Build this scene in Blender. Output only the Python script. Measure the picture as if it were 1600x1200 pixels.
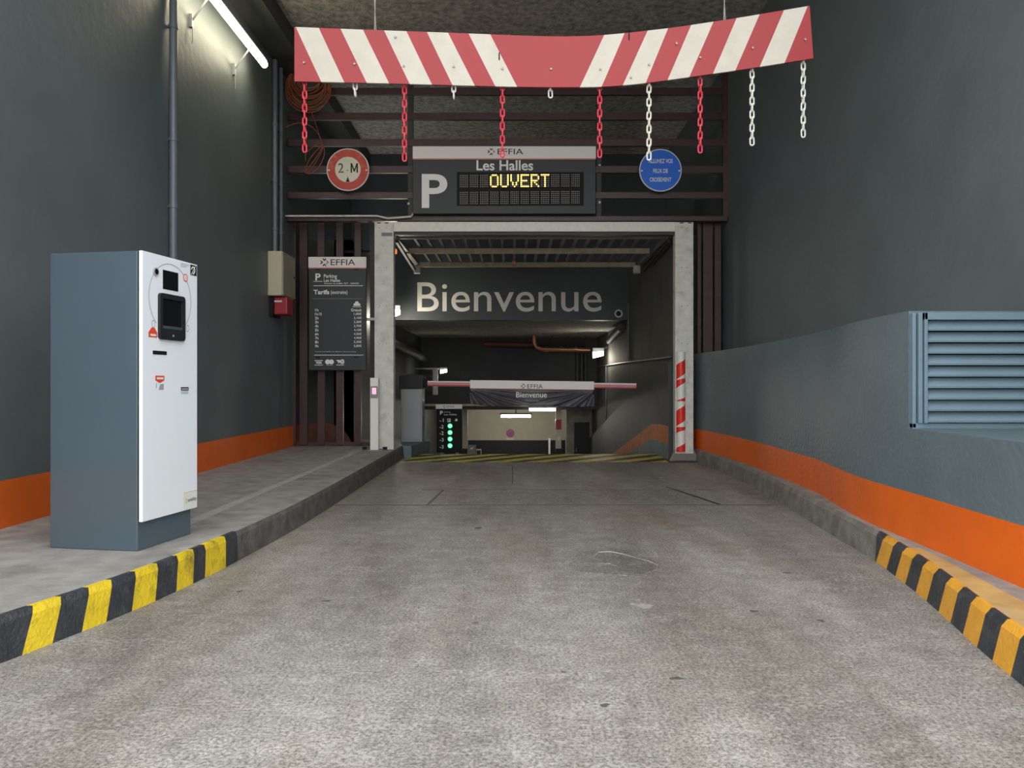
import bpy, math, random
from mathutils import Vector, Matrix
random.seed(7)
R = math.radians
scene = bpy.context.scene
for o in list(bpy.data.objects): bpy.data.objects.remove(o)
COL = scene.collection

# ---------------------------------------------------------------- camera, world, exposure
EYE = 1.17
cam_d = bpy.data.cameras.new('camera'); cam = bpy.data.objects.new('camera', cam_d); COL.objects.link(cam)
cam.location = (0, 0, EYE); cam.rotation_euler = (R(90), 0, 0)
cam_d.sensor_width = 36; cam_d.lens = 27; cam_d.clip_end = 200
scene.camera = cam
w = bpy.data.worlds.new('world'); scene.world = w; w.use_nodes = True
w.node_tree.nodes['Background'].inputs[0].default_value = (0.95, 0.98, 1.0, 1)
w.node_tree.nodes['Background'].inputs[1].default_value = 1.15
vs = scene.view_settings
vs.view_transform = 'Standard'; vs.look = 'None'; vs.gamma = 1; vs.use_curve_mapping = False
vs.exposure = 1.5

# ---------------------------------------------------------------- materials
def newmat(name):
    m = bpy.data.materials.new(name); m.use_nodes = True
    return m, m.node_tree.nodes, m.node_tree.links, m.node_tree.nodes['Principled BSDF']
def mat(name, col, rough=.6, metal=0, var=0, vscale=3, bump=0, bscale=60, grime=None, gscale=1.2, gamt=.5, spec=None):
    m, N, L, P = newmat(name)
    P.inputs['Roughness'].default_value = rough; P.inputs['Metallic'].default_value = metal
    if spec is not None: P.inputs['Specular IOR Level'].default_value = spec
    P.inputs['Base Color'].default_value = (*col, 1)
    tc = N.new('ShaderNodeTexCoord')
    if var or grime:
        n = N.new('ShaderNodeTexNoise'); n.inputs['Scale'].default_value = vscale; n.inputs['Detail'].default_value = 6
        L.new(tc.outputs['Object'], n.inputs['Vector'])
        r = N.new('ShaderNodeMapRange'); r.inputs['From Min'].default_value = .3; r.inputs['From Max'].default_value = .7
        r.inputs['To Min'].default_value = 1-var; r.inputs['To Max'].default_value = 1+var
        L.new(n.outputs['Fac'], r.inputs['Value'])
        mx = N.new('ShaderNodeMix'); mx.data_type = 'RGBA'; mx.blend_type = 'MULTIPLY'; mx.inputs['Factor'].default_value = 1
        mx.inputs[6].default_value = (*col, 1); L.new(r.outputs[0], mx.inputs[7])
        out = mx.outputs[2]
        if grime:
            g = N.new('ShaderNodeTexNoise'); g.inputs['Scale'].default_value = gscale; g.inputs['Detail'].default_value = 8; g.inputs['Roughness'].default_value = .7
            L.new(tc.outputs['Object'], g.inputs['Vector'])
            gr = N.new('ShaderNodeMapRange'); gr.inputs['From Min'].default_value = .52; gr.inputs['From Max'].default_value = .68; gr.inputs['To Max'].default_value = gamt
            L.new(g.outputs['Fac'], gr.inputs['Value'])
            m2 = N.new('ShaderNodeMix'); m2.data_type = 'RGBA'; L.new(gr.outputs[0], m2.inputs['Factor']); L.new(out, m2.inputs[6]); m2.inputs[7].default_value = (*grime, 1)
            out = m2.outputs[2]
        L.new(out, P.inputs['Base Color'])
    if bump:
        b = N.new('ShaderNodeTexNoise'); b.inputs['Scale'].default_value = bscale; b.inputs['Detail'].default_value = 5
        L.new(tc.outputs['Object'], b.inputs['Vector'])
        bp = N.new('ShaderNodeBump'); bp.inputs['Strength'].default_value = bump; bp.inputs['Distance'].default_value = .02
        L.new(b.outputs['Fac'], bp.inputs['Height']); L.new(bp.outputs[0], P.inputs['Normal'])
    return m
def emit(name, col, s):
    m, N, L, P = newmat(name)
    P.inputs['Base Color'].default_value = (*col, 1)
    P.inputs['Emission Color'].default_value = (*col, 1); P.inputs['Emission Strength'].default_value = s
    return m
def road_mat(name, tint=1.0):
    m, N, L, P = newmat(name)
    tc = N.new('ShaderNodeTexCoord')
    def noise(s, d=4, rough=.6, vec=None):
        n = N.new('ShaderNodeTexNoise'); n.inputs['Scale'].default_value = s; n.inputs['Detail'].default_value = d; n.inputs['Roughness'].default_value = rough
        L.new(vec or tc.outputs['Object'], n.inputs['Vector']); return n.outputs['Fac']
    def rng(v, a, b, c, d):
        r = N.new('ShaderNodeMapRange'); L.new(v, r.inputs['Value'])
        for k, x in zip(('From Min', 'From Max', 'To Min', 'To Max'), (a, b, c, d)): r.inputs[k].default_value = x
        return r.outputs[0]
    def mul(a, b):
        n = N.new('ShaderNodeMath'); n.operation = 'MULTIPLY'; L.new(a, n.inputs[0]); L.new(b, n.inputs[1]); return n.outputs[0]
    mp = N.new('ShaderNodeMapping'); mp.inputs['Scale'].default_value = (1.6, .35, 1); L.new(tc.outputs['Object'], mp.inputs['Vector'])
    grain = rng(noise(75, 5, .8), .38, .66, .34, 1.75)
    mid = rng(noise(7, 8, .8), .32, .68, .70, 1.28)
    big = rng(noise(.9, 5, .6, mp.outputs[0]), .35, .65, .72, 1.16)
    v = mul(mul(grain, mid), big)
    c = N.new('ShaderNodeMix'); c.data_type = 'RGBA'; c.blend_type = 'MULTIPLY'; c.inputs['Factor'].default_value = 1
    c.inputs[6].default_value = (.294*tint, .274*tint, .247*tint, 1); L.new(v, c.inputs[7])
    # pale scuffs
    mp2 = N.new('ShaderNodeMapping'); mp2.inputs['Scale'].default_value = (1, 2.2, 1); L.new(tc.outputs['Object'], mp2.inputs['Vector'])
    sc = rng(mul(noise(2.3, 8, .8, mp2.outputs[0]), noise(40, 3)), .28, .36, 0, .6)
    c2 = N.new('ShaderNodeMix'); c2.data_type = 'RGBA'; L.new(sc, c2.inputs['Factor']); L.new(c.outputs[2], c2.inputs[6]); c2.inputs[7].default_value = (.46, .44, .41, 1)
    mp3 = N.new('ShaderNodeMapping'); mp3.inputs['Scale'].default_value = (.9, .22, 1); mp3.inputs['Location'].default_value = (.3, 1.35, 0); L.new(tc.outputs['Object'], mp3.inputs['Vector'])
    gr = rng(noise(1.1, 7, .7, mp3.outputs[0]), .46, .64, 0, .75)
    c3 = N.new('ShaderNodeMix'); c3.data_type = 'RGBA'; c3.blend_type = 'MULTIPLY'; L.new(gr, c3.inputs['Factor']); L.new(c2.outputs[2], c3.inputs[6]); c3.inputs[7].default_value = (.70, .61, .50, 1)
    L.new(c3.outputs[2], P.inputs['Base Color'])
    P.inputs['Roughness'].default_value = .62
    b = N.new('ShaderNodeBump'); b.inputs['Strength'].default_value = .35; b.inputs['Distance'].default_value = .006
    L.new(mul(grain, mid), b.inputs['Height']); L.new(b.outputs[0], P.inputs['Normal'])
    return m
M = {}
M['wall'] = mat('wall_paint', (.118, .143, .150), .5, var=.10, vscale=1.3, bump=.25, bscale=9)
M['wall_lo'] = mat('low_wall_paint', (.125, .165, .186), .42, var=.08, vscale=2, bump=.3, bscale=26)
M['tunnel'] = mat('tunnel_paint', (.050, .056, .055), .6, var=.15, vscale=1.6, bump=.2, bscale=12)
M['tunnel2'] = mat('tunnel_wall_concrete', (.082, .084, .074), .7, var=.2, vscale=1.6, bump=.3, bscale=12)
M['orange'] = mat('orange_paint', (.80, .135, .004), .45, var=.06, vscale=4, bump=.2, bscale=26)
M['orange_old'] = mat('old_orange_paint', (.62, .17, .025), .6, var=.2, vscale=5)
M['dimstripe'] = mat('dimmed_orange_paint', (.16, .06, .03), .7, var=.3, vscale=6)  # orange stripe in the recess, its dimness put into the colour
M['teal'] = mat('teal_paint', (.10, .155, .165), .5, var=.25, vscale=6, bump=.2)
M['road'] = road_mat('road_asphalt')
M['slabm'] = road_mat('road_slab', .92)
M['walk'] = mat('sidewalk_concrete', (.30, .285, .26), .75, var=.22, vscale=6, bump=.3, bscale=45, grime=(.13, .12, .105), gscale=1.6, gamt=.6)
M['walk2'] = mat('repair_concrete', (.40, .39, .36), .8, var=.12, vscale=8, bump=.2)
M['kerb'] = mat('kerb_concrete', (.21, .195, .165), .8, var=.3, vscale=7, bump=.5, bscale=40, grime=(.08, .075, .065), gscale=2.5, gamt=.6)
M['kerbdark'] = mat('grimy_kerb_concrete', (.105, .10, .09), .85, var=.35, vscale=8, bump=.5, bscale=40)
M['kyel'] = mat('kerb_yellow_paint', (.72, .52, .02), .55, var=.10, vscale=9, bump=.4, bscale=50, grime=(.20, .155, .02), gscale=7, gamt=.75)
M['kyel2'] = mat('kerb_amber_paint', (.76, .36, .03), .5, var=.10, vscale=9, bump=.3, bscale=50, grime=(.35, .17, .03), gscale=6, gamt=.4)
M['kblk'] = mat('kerb_black_paint', (.032, .036, .042), .5, var=.3, vscale=10, bump=.5, bscale=50, grime=(.12, .12, .12), gscale=9, gamt=.35)
M['kfade'] = mat('faded_yellow_paint', (.52, .34, .12), .7, var=.2, vscale=6, grime=(.30, .27, .23), gscale=3, gamt=.9)
M['hyel'] = mat('hatch_yellow_paint', (.66, .54, .10), .5, var=.3, vscale=9, grime=(.12, .11, .06), gscale=4, gamt=.7)
M['hblk'] = mat('hatch_black_paint', (.03, .03, .028), .5, var=.3, vscale=9)
def ceil_mat():
    m, N, L, P = newmat('sprayed_ceiling')
    tc = N.new('ShaderNodeTexCoord')
    v = N.new('ShaderNodeTexNoise'); v.inputs['Scale'].default_value = 11; v.inputs['Detail'].default_value = 7; v.inputs['Roughness'].default_value = .65
    L.new(tc.outputs['Object'], v.inputs['Vector'])
    r = N.new('ShaderNodeValToRGB'); r.color_ramp.elements[0].position = .35; r.color_ramp.elements[1].position = .68
    r.color_ramp.elements[0].color = (.22, .21, .19, 1); r.color_ramp.elements[1].color = (.58, .555, .51, 1)
    L.new(v.outputs['Fac'], r.inputs[0]); L.new(r.outputs[0], P.inputs['Base Color'])
    b = N.new('ShaderNodeBump'); b.inputs['Strength'].default_value = 1; b.inputs['Distance'].default_value = .05
    L.new(v.outputs['Fac'], b.inputs['Height']); L.new(b.outputs[0], P.inputs['Normal']); P.inputs['Roughness'].default_value = .9
    return m
M['ceil'] = ceil_mat()
M['galv'] = mat('galvanised_steel', (.70, .68, .62), .5, metal=.0, var=.10, vscale=9, grime=(.30, .29, .26), gscale=5, gamt=.45)  # base paler, standing in for light that falls short at the gate
M['galv_beam'] = mat('brushed_steel', (.78, .75, .68), .4, metal=.0, var=.06, vscale=14)
M['galv_d'] = mat('dull_steel', (.50, .43, .30), .5, metal=.0, var=.2, vscale=8)
M['maroon'] = mat('maroon_paint', (.060, .026, .026), .4, var=.15, vscale=6, grime=(.10, .06, .055), gscale=9, gamt=.4)
M['darksteel'] = mat('dark_steel', (.035, .03, .03), .5, var=.2)
M['greysteel'] = mat('grey_steel', (.22, .20, .175), .5, metal=.0, var=.2)
M['black'] = mat('black_plastic', (.010, .010, .012), .6, spec=.2)
M['screen'] = mat('glass_black', (.006, .007, .009), .12)
M['bezel'] = mat('bezel_black', (.016, .017, .019), .5, spec=.3)
M['white'] = mat('white_paint', (.78, .78, .77), .4)
M['panelw'] = mat('white_panel', (.80, .84, .88), .35)
M['armred'] = mat('arm_red', (.70, .20, .20), .4)
M['mach'] = mat('machine_grey_blue', (.070, .103, .126), .32, var=.02, vscale=3)
M['mach_d'] = mat('machine_plinth', (.055, .075, .09), .35)
M['signdark'] = mat('sign_charcoal', (.034, .037, .042), .5)
M['signhead'] = mat('sign_header_white', (.90, .86, .83), .45)  # paler base makes up for weak light on the sign headers
M['peach'] = mat('sign_peach_line', (.75, .28, .18), .5)
M['ink'] = mat('black_ink', (.012, .012, .012), .6)
M['inkgrey'] = mat('grey_ink', (.32, .32, .33), .6)
M['redink'] = mat('red_ink', (.55, .03, .04), .5)
M['letter'] = mat('white_letter', (.92, .91, .89), .5)  # lightened base makes up for weak light deep in the passage
M['beinv'] = mat('welcome_letter', (.93, .90, .84), .6, var=.05)  # lettering lightened in colour, as too little light reaches the lintel
M['redb'] = mat('board_red', (.30, .010, .012), .45, var=.05, vscale=4, grime=(.25, .02, .02), gscale=6, gamt=.5)  # red darkened in colour to offset strong light near the street
M['whb'] = mat('board_white', (.50, .46, .39), .5, var=.05, vscale=8, grime=(.42, .38, .30), gscale=7, gamt=.5)  # white darkened in colour too, against the strong front light
M['chr'] = mat('chain_red', (.58, .035, .055), .4)
M['chw'] = mat('chain_white', (.66, .64, .58), .4)
M['signred'] = mat('sign_red_old', (.60, .050, .03), .45, var=.12, vscale=7, grime=(.62, .25, .12), gscale=3.5, gamt=.8)
M['signcream'] = mat('sign_cream', (.85, .81, .66), .5, var=.06)
M['fadeblack'] = mat('faded_black_print', (.10, .09, .08), .6, var=.3, vscale=20, grime=(.6, .56, .45), gscale=14, gamt=.9)
M['signblue'] = mat('sign_blue', (.012, .16, .78), .4)
M['pipe'] = mat('painted_pipe', (.13, .155, .17), .35, var=.1)
M['beige'] = mat('beige_enamel', (.52, .47, .34), .45, var=.04)
M['beige_shade'] = mat('shaded_beige_enamel', (.30, .275, .20), .5, var=.06)  # the box's beige with the door's shade mixed into the colour
M['redbox'] = mat('red_plastic', (.36, .018, .025), .4)
M['cable'] = mat('orange_cable', (.36, .095, .03), .5, var=.2, vscale=20)
M['wire'] = mat('wire', (.30, .28, .25), .5, metal=.5)
M['refred'] = mat('reflective_red', (.82, .035, .015), .35)
M['refwhite'] = mat('reflective_white', (.85, .84, .78), .35)
M['vent'] = mat('vent_paint', (.155, .225, .27), .42, var=.06, vscale=4, bump=.12, bscale=40)
M['cab'] = mat('cabinet_grey', (.27, .28, .29), .45, metal=.2, var=.04)
M['banner'] = mat('banner_fabric', (.075, .070, .082), .38)
M['lintel'] = mat('lintel_paint', (.055, .066, .074), .5, var=.1, vscale=1.3, bump=.2, bscale=9)
M['dropw'] = mat('drop_wall_paint', (.018, .024, .028), .6, var=.2)
M['lens'] = emit('tube_glow', (1, .88, .62), 10)
M['lens2'] = emit('lamp_glow', (1, .95, .78), 4)
M['lens3'] = emit('tube_glow_cool', (1, .96, .86), 32)
M['amber'] = emit('amber_led', (1, .62, .12), 1.3)
M['green'] = emit('green_led', (.06, .85, .36), .45)
M['greenw'] = emit('green_led_core', (.40, .95, .65), .32)
M['pink'] = emit('pink_light', (.95, .30, .42), .5)
M['orlamp'] = emit('orange_beacon', (.9, .22, .06), .35)
M['led_off'] = mat('unlit_led', (.48, .43, .38), .5)
M['cream'] = mat('cream_wall', (.60, .56, .44), .6, var=.05)
M['dado'] = mat('dark_dado', (.012, .014, .017), .6)
M['concrete'] = mat('raw_concrete', (.26, .25, .21), .8, var=.25, vscale=5, bump=.4)
M['rust'] = mat('copper_pipe', (.48, .24, .12), .35, metal=.6, var=.2)
M['redpipe'] = mat('dark_red_pipe', (.12, .03, .025), .5)
M['purple'] = mat('prohibition_blue', (.16, .14, .42), .4)
M['sticker'] = mat('sticker_white', (.72, .73, .70), .5)
M['stred'] = mat('sticker_red', (.72, .07, .03), .45)
M['yel'] = mat('sticker_yellow', (.75, .60, .10), .5)
M['tarlip'] = mat('patch_rim', (.31, .295, .27), .8, var=.3, vscale=30, bump=.5)
M['tar'] = road_mat('tar_patch', .80)
M['gum'] = mat('dark_spot', (.085, .080, .075), .7, var=.3, vscale=30)
M['crack'] = mat('joint_dirt', (.13, .115, .095), .9)

# ---------------------------------------------------------------- mesh helpers
class MB:
    def __init__(s): s.v = []; s.f = []; s.m = []
    def poly(s, pts, m=0):
        i = len(s.v); s.v += [Vector(p) for p in pts]; s.f.append(list(range(i, i+len(pts)))); s.m.append(m); return s
    def box(s, x0, x1, y0, y1, z0, z1, m=0):
        return s.obox(Vector((x0, y0, z0)), Vector((x1-x0, 0, 0)), Vector((0, y1-y0, 0)), Vector((0, 0, z1-z0)), m)
    def obox(s, o, a, b, c, m=0):
        i = len(s.v); o = Vector(o); a = Vector(a); b = Vector(b); c = Vector(c)
        s.v += [o, o+a, o+a+b, o+b, o+c, o+a+c, o+a+b+c, o+b+c]
        for q in ((0, 3, 2, 1), (4, 5, 6, 7), (0, 1, 5, 4), (1, 2, 6, 5), (2, 3, 7, 6), (3, 0, 4, 7)):
            s.f.append([i+k for k in q]); s.m.append(m)
        return s
    def prism(s, pts, ext, m=0, mside=None):
        pts = [Vector(p) for p in pts]; ext = Vector(ext); n = len(pts); i = len(s.v)
        s.v += pts + [p+ext for p in pts]
        s.f.append(list(range(i, i+n))); s.m.append(m)
        s.f.append([i+n+k for k in range(n)][::-1]); s.m.append(m)
        for k in range(n):
            j = (k+1) % n; s.f.append([i+j, i+k, i+n+k, i+n+j]); s.m.append(m if mside is None else mside)
        return s
    def tube(s, path, r, n=8, closed=False, m=0, caps=True):
        path = [Vector(p) for p in path]; N = len(path); i0 = len(s.v); up = None
        rs = r if isinstance(r, (list, tuple)) else [r]*N
        for k, p in enumerate(path):
            if closed: t = path[(k+1) % N]-path[k-1]
            else: t = path[min(k+1, N-1)]-path[max(k-1, 0)]
            t.normalize()
            if up is None:
                up = Vector((0, 0, 1)) if abs(t.z) < .9 else Vector((1, 0, 0))
            a = t.cross(up); a.normalize(); b = a.cross(t); up = b
            for q in range(n):
                an = 2*math.pi*q/n; s.v.append(p+(a*math.cos(an)+b*math.sin(an))*rs[k])
        for k in range(N if closed else N-1):
            for q in range(n):
                k2 = (k+1) % N; q2 = (q+1) % n
                s.f.append([i0+k*n+q, i0+k*n+q2, i0+k2*n+q2, i0+k2*n+q]); s.m.append(m)
        if caps and not closed:
            s.f.append([i0+q for q in range(n)][::-1]); s.m.append(m)
            s.f.append([i0+(N-1)*n+q for q in range(n)]); s.m.append(m)
        return s
    def disc(s, c, r, n=32, a=(1, 0, 0), b=(0, 0, 1), ext=None, m=0):
        c = Vector(c); a = Vector(a); b = Vector(b)
        pts = [c+a*r*math.cos(2*math.pi*k/n)+b*r*math.sin(2*math.pi*k/n) for k in range(n)]
        return s.poly(pts, m) if ext is None else s.prism(pts, ext, m)
    def ring(s, c, r0, r1, n=32, a=(1, 0, 0), b=(0, 0, 1), m=0, t0=0, t1=1):
        c = Vector(c); a = Vector(a); b = Vector(b)
        P = lambda r, k: c+a*r*math.cos(2*math.pi*(t0+(t1-t0)*k/n))+b*r*math.sin(2*math.pi*(t0+(t1-t0)*k/n))
        for k in range(n): s.poly([P(r0, k), P(r1, k), P(r1, k+1), P(r0, k+1)], m)
        return s
    def mesh(s, name, mats, inv=None, smooth=False):
        me = bpy.data.meshes.new(name)
        me.from_pydata([tuple(inv @ p) if inv else tuple(p) for p in s.v], [], s.f)
        for m in (mats if isinstance(mats, (list, tuple)) else [mats]): me.materials.append(M[m])
        me.polygons.foreach_set('material_index', s.m)
        if smooth:
            me.polygons.foreach_set('use_smooth', [True]*len(me.polygons)); me.set_sharp_from_angle(angle=R(40))
        me.update(); return me
def rootof(o):
    while o.parent: o = o.parent
    return o
def part(name, mb, mats, parent=None, smooth=False, bevel=0, label=None):
    inv = None
    if parent is not None:
        r = rootof(parent); inv = r.matrix_basis.inverted()
    o = bpy.data.objects.new(name, mb.mesh(name, mats, inv, smooth)); COL.objects.link(o)
    if parent is not None: o.parent = parent
    if bevel:
        b = o.modifiers.new('bevel', 'BEVEL'); b.width = bevel; b.segments = 2; b.limit_method = 'ANGLE'
    if label: o['label'] = label
    return o
def thing(name, label, cat, loc, rotz=0, group=None):
    o = bpy.data.objects.new(name, None); COL.objects.link(o); o.empty_display_size = .05
    o.location = loc; o.rotation_euler = (0, 0, rotz); o['label'] = label; o['category'] = cat
    if group: o['group'] = group
    o.matrix_basis = Matrix.Translation(Vector(loc)) @ Matrix.Rotation(rotz, 4, 'Z')
    return o
def single(name, mb, mats, label, cat, group=None, **k):
    o = part(name, mb, mats, **k); o['label'] = label; o['category'] = cat
    c = sum((Vector(v.co) for v in o.data.vertices), Vector())/len(o.data.vertices)
    o.data.transform(Matrix.Translation(-c)); o.location = c
    if group: o['group'] = group
    return o
def struct(name, mb, mats, label=None, parent=None, **k):
    o = part(name, mb, mats, parent, **k)
    if parent is None:
        o['kind'] = 'structure'
        if label: o['label'] = label
    return o
def text(s, mat_, parent, pos, w=None, h=None, right=(1, 0, 0), up=(0, 0, 1), align='l', bold=0, name='lettering', lift=(0, 0, 0)):
    cu = bpy.data.curves.new('t', 'FONT'); cu.body = s; cu.size = 1; cu.offset = bold; cu.resolution_u = 6; cu.fill_mode = 'FRONT'
    ob = bpy.data.objects.new('t', cu); COL.objects.link(ob)
    dg = bpy.context.evaluated_depsgraph_get()
    me = bpy.data.meshes.new_from_object(ob.evaluated_get(dg))
    bpy.data.objects.remove(ob); bpy.data.curves.remove(cu)
    xs = [v.co.x for v in me.vertices]; ys = [v.co.y for v in me.vertices]
    x0, x1, y0, y1 = min(xs), max(xs), min(ys), max(ys)
    sx = (w/(x1-x0)) if w else None; sy = (h/(y1-y0)) if h else None
    sx = sx or sy; sy = sy or sx
    ox = {'l': x0, 'c': (x0+x1)/2, 'r': x1}[align]
    rt = Vector(right).normalized(); u = Vector(up).normalized(); p = Vector(pos)+Vector(lift)
    inv = rootof(parent).matrix_basis.inverted()
    for v in me.vertices:
        v.co = inv @ (p+rt*((v.co.x-ox)*sx)+u*((v.co.y-y0)*sy))
    me.materials.clear(); me.materials.append(M[mat_])
    o = bpy.data.objects.new(name, me); COL.objects.link(o); o.parent = parent
    return o
def at(x, y, d):                     # photo coordinates at a known distance -> metres
    return Vector(((x-800)/1200*d, d, EYE-(y-600)/1200*d))
def logo(parent, c, s, front=(0, -1, 0), mats=('ink', 'redink')):   # four little arrows round a point
    c = Vector(c); mb = MB()
    for k in range(4):
        an = k*math.pi/2; a = Vector((math.cos(an), 0, math.sin(an))); b = Vector((-math.sin(an), 0, math.cos(an)))
        f = lambda p, q: c+a*(p*s)+b*(q*s)
        if k == 0: mb.poly([f(.52, 0), f(.26, .22), f(.14, .22), f(.36, 0)], 1); mb.poly([f(.52, 0), f(.36, 0), f(.14, -.22), f(.26, -.22)], 1)
        else: mb.poly([f(.14, 0), f(.34, .19), f(.52, .19), f(.32, 0)], 0); mb.poly([f(.14, 0), f(.32, 0), f(.52, -.19), f(.34, -.19)], 0)
    return part('logo_mark', mb, mats, parent)

# ---------------------------------------------------------------- the setting
XL, XR, ZC = -3.45, 3.30, 6.11
YB = 16.5            # dark end wall with the welcome lettering
Y0 = 2.0             # mouth of the passage, street side
YC = 4.2             # street-side edge of the ceiling
ZS = .19             # sidewalk height
b = MB(); b.box(-40, 40, -60, 12.8, -.3, 0)
b.prism([(-3.4, 12.8, -.3), (-3.4, 12.8, 0), (-3.4, 24, -2.0), (-3.4, 32, -2.0), (-3.4, 32, -2.3), (-3.4, 24, -2.3)], (6.4, 0, 0))
floor = struct('floor', b, 'road', 'worn grey asphalt lane leading to the ramp crest')
# plate in the lane with joints, patch, spots
b = MB(); b.prism([(-.80, 7.42, .001), (2.02, 7.42, .001), (2.05, 8.46, .001), (-.74, 8.46, .001)], (0, 0, .003))
part('trench_slab', b, 'slabm', floor)
b = MB()
b.box(-1.7, 2.5, 7.385, 7.42, 0, .004); b.box(-1.0, 2.2, 8.46, 8.485, 0, .004)
b.prism([(-.83, 7.42, 0), (-.80, 7.42, 0), (-.74, 8.46, 0), (-.77, 8.46, 0)], (0, 0, .004))
b.prism([(1.74, 8.7, 0), (1.765, 8.7, 0), (2.03, 7.42, 0), (2.0, 7.42, 0)], (0, 0, .004))
b.prism([(0, 9.0, 0), (.012, 9.0, 0), (.012, 11.0, 0), (0, 11.0, 0)], (0, 0, .003))
part('joint', b, 'crack', floor)
def blob(mb, cx, cy, rx, ry, z, n=20, jag=.18, m=0, seed=0):
    rr = random.Random(seed); ph = [rr.uniform(0, 6.28) for _ in range(4)]
    pts = []
    for k in range(n):
        a = 2*math.pi*k/n; r = 1+jag*(math.sin(2*a+ph[0])*.6+math.sin(3*a+ph[1])*.5+math.sin(5*a+ph[2])*.3)
        pts.append((cx+rx*r*math.cos(a), cy+ry*r*math.sin(a), z))
    mb.prism(pts, (0, 0, .003), m)
b = MB(); blob(b, .66, 5.05, .26, .40, 0, 28, .14, seed=3); part('tar_patch', b, 'tar', floor)
b = MB()
rim = [(.56, 5.22), (.60, 5.32), (.68, 5.34), (.77, 5.26), (.83, 5.16), (.90, 5.06), (.94, 4.95), (.91, 4.83), (.84, 4.76), (.78, 4.80)]
b.tube([(x, y, .002) for x, y in rim], [.004, .008, .009, .006, .004, .006, .004, .003, .002, .001], 6)
b.tube([(.54, 5.0, .001), (.64, 4.98, .001), (.68, 4.88, .001)], [.002, .006, .002], 6)
part('patch_rim', b, 'tarlip', floor, smooth=True)
for k, (px, py, rx, ry) in enumerate([(374, 924, .03, .03), (510, 939, .035, .03), (945, 1102, .03, .025), (1057, 1060, .04, .03), (1178, 955, .03, .03), (1283, 970, .03, .03), (747, 825, .06, .05), (743, 973, .018, .018), (1230, 895, .035, .03), (880, 1050, .015, .015)]):
    p = at(px, py, EYE*1200/(py-600)); b = MB(); blob(b, p.x, p.y, rx*.6, ry*.6, -.0022, 12, .4, seed=k); part('stain_spot', b, 'gum', floor)
for k, (px, py, rx, ry) in enumerate([(1232, 914, .07, .03), (638, 790, .09, .08), (1005, 946, .06, .04)]):
    p = at(px, py, EYE*1200/(py-600)); b = MB(); blob(b, p.x, p.y, rx, ry, -.0022, 14, .5, seed=k+40); part('pale_spot', b, 'tarlip', floor)
# hatch paint at the crest
b = MB(); b.box(-1.66, 2.52, 11.5, 12.8, 0, .002); part('hatch_ground', b, 'hblk', floor)
for k in range(-3, 8):
    x = -1.66+k*.62
    pts = [(x, 11.5), (x+.31, 11.5), (x+.31+1.3, 12.8), (x+1.3, 12.8)]
    def clipx(pts, lim, keep):
        out = []
        for i in range(len(pts)):
            p, q = pts[i], pts[(i+1) % len(pts)]; a, c = keep(p[0]), keep(q[0])
            if a: out.append(p)
            if a != c:
                t = (lim-p[0])/(q[0]-p[0]); out.append((lim, p[1]+t*(q[1]-p[1])))
        return out
    pts = clipx(pts, -1.66, lambda v: v >= -1.66)
    if pts: pts = clipx(pts, 2.52, lambda v: v <= 2.52)
    if len(pts) < 3: continue
    b = MB(); b.prism([(p[0], p[1], .002) for p in pts], (0, 0, .002)); part('hatch_stripe', b, 'hyel', floor)

def interp(pts, y):
    for (xa, ya), (xb, yb) in zip(pts, pts[1:]):
        if ya <= y <= yb: t = (y-ya)/(yb-ya); return xa+t*(xb-xa)
    return pts[0][0] if y < pts[0][1] else pts[-1][0]
def smooth_interp(pts, y):
    return sum(interp(pts, y+d) for d in (-.24, -.12, 0, .12, .24))/5
KL = [(-3.05, 1.0), (-2.72, 1.6), (-2.45, 2.2), (-2.14, 3.2), (-2.03, 3.63), (-1.95, 3.95), (-1.89, 4.33), (-1.85, 4.65), (-1.81, 5.07), (-1.745, 6.1), (-1.72, 7.4), (-1.715, 12.2)]
KR = [(1.9, -2.3), (1.9, 2.5), (1.99, 3.06), (2.06, 3.39), (2.24, 4.15), (2.4, 5.05), (2.47, 5.87), (2.64, 7.63), (2.75, 9), (2.79, 10.5), (2.74, 11.7)]
WR = [(2.45, 1.9), (2.45, 3.68), (2.5, 4.84), (2.51, 5.3), (2.55, 5.75), (2.76, 6.96), (2.80, 7.6), (2.88, 9.26), (2.86, 10.4), (2.79, 11.75), (2.79, 12.0)]
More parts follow.
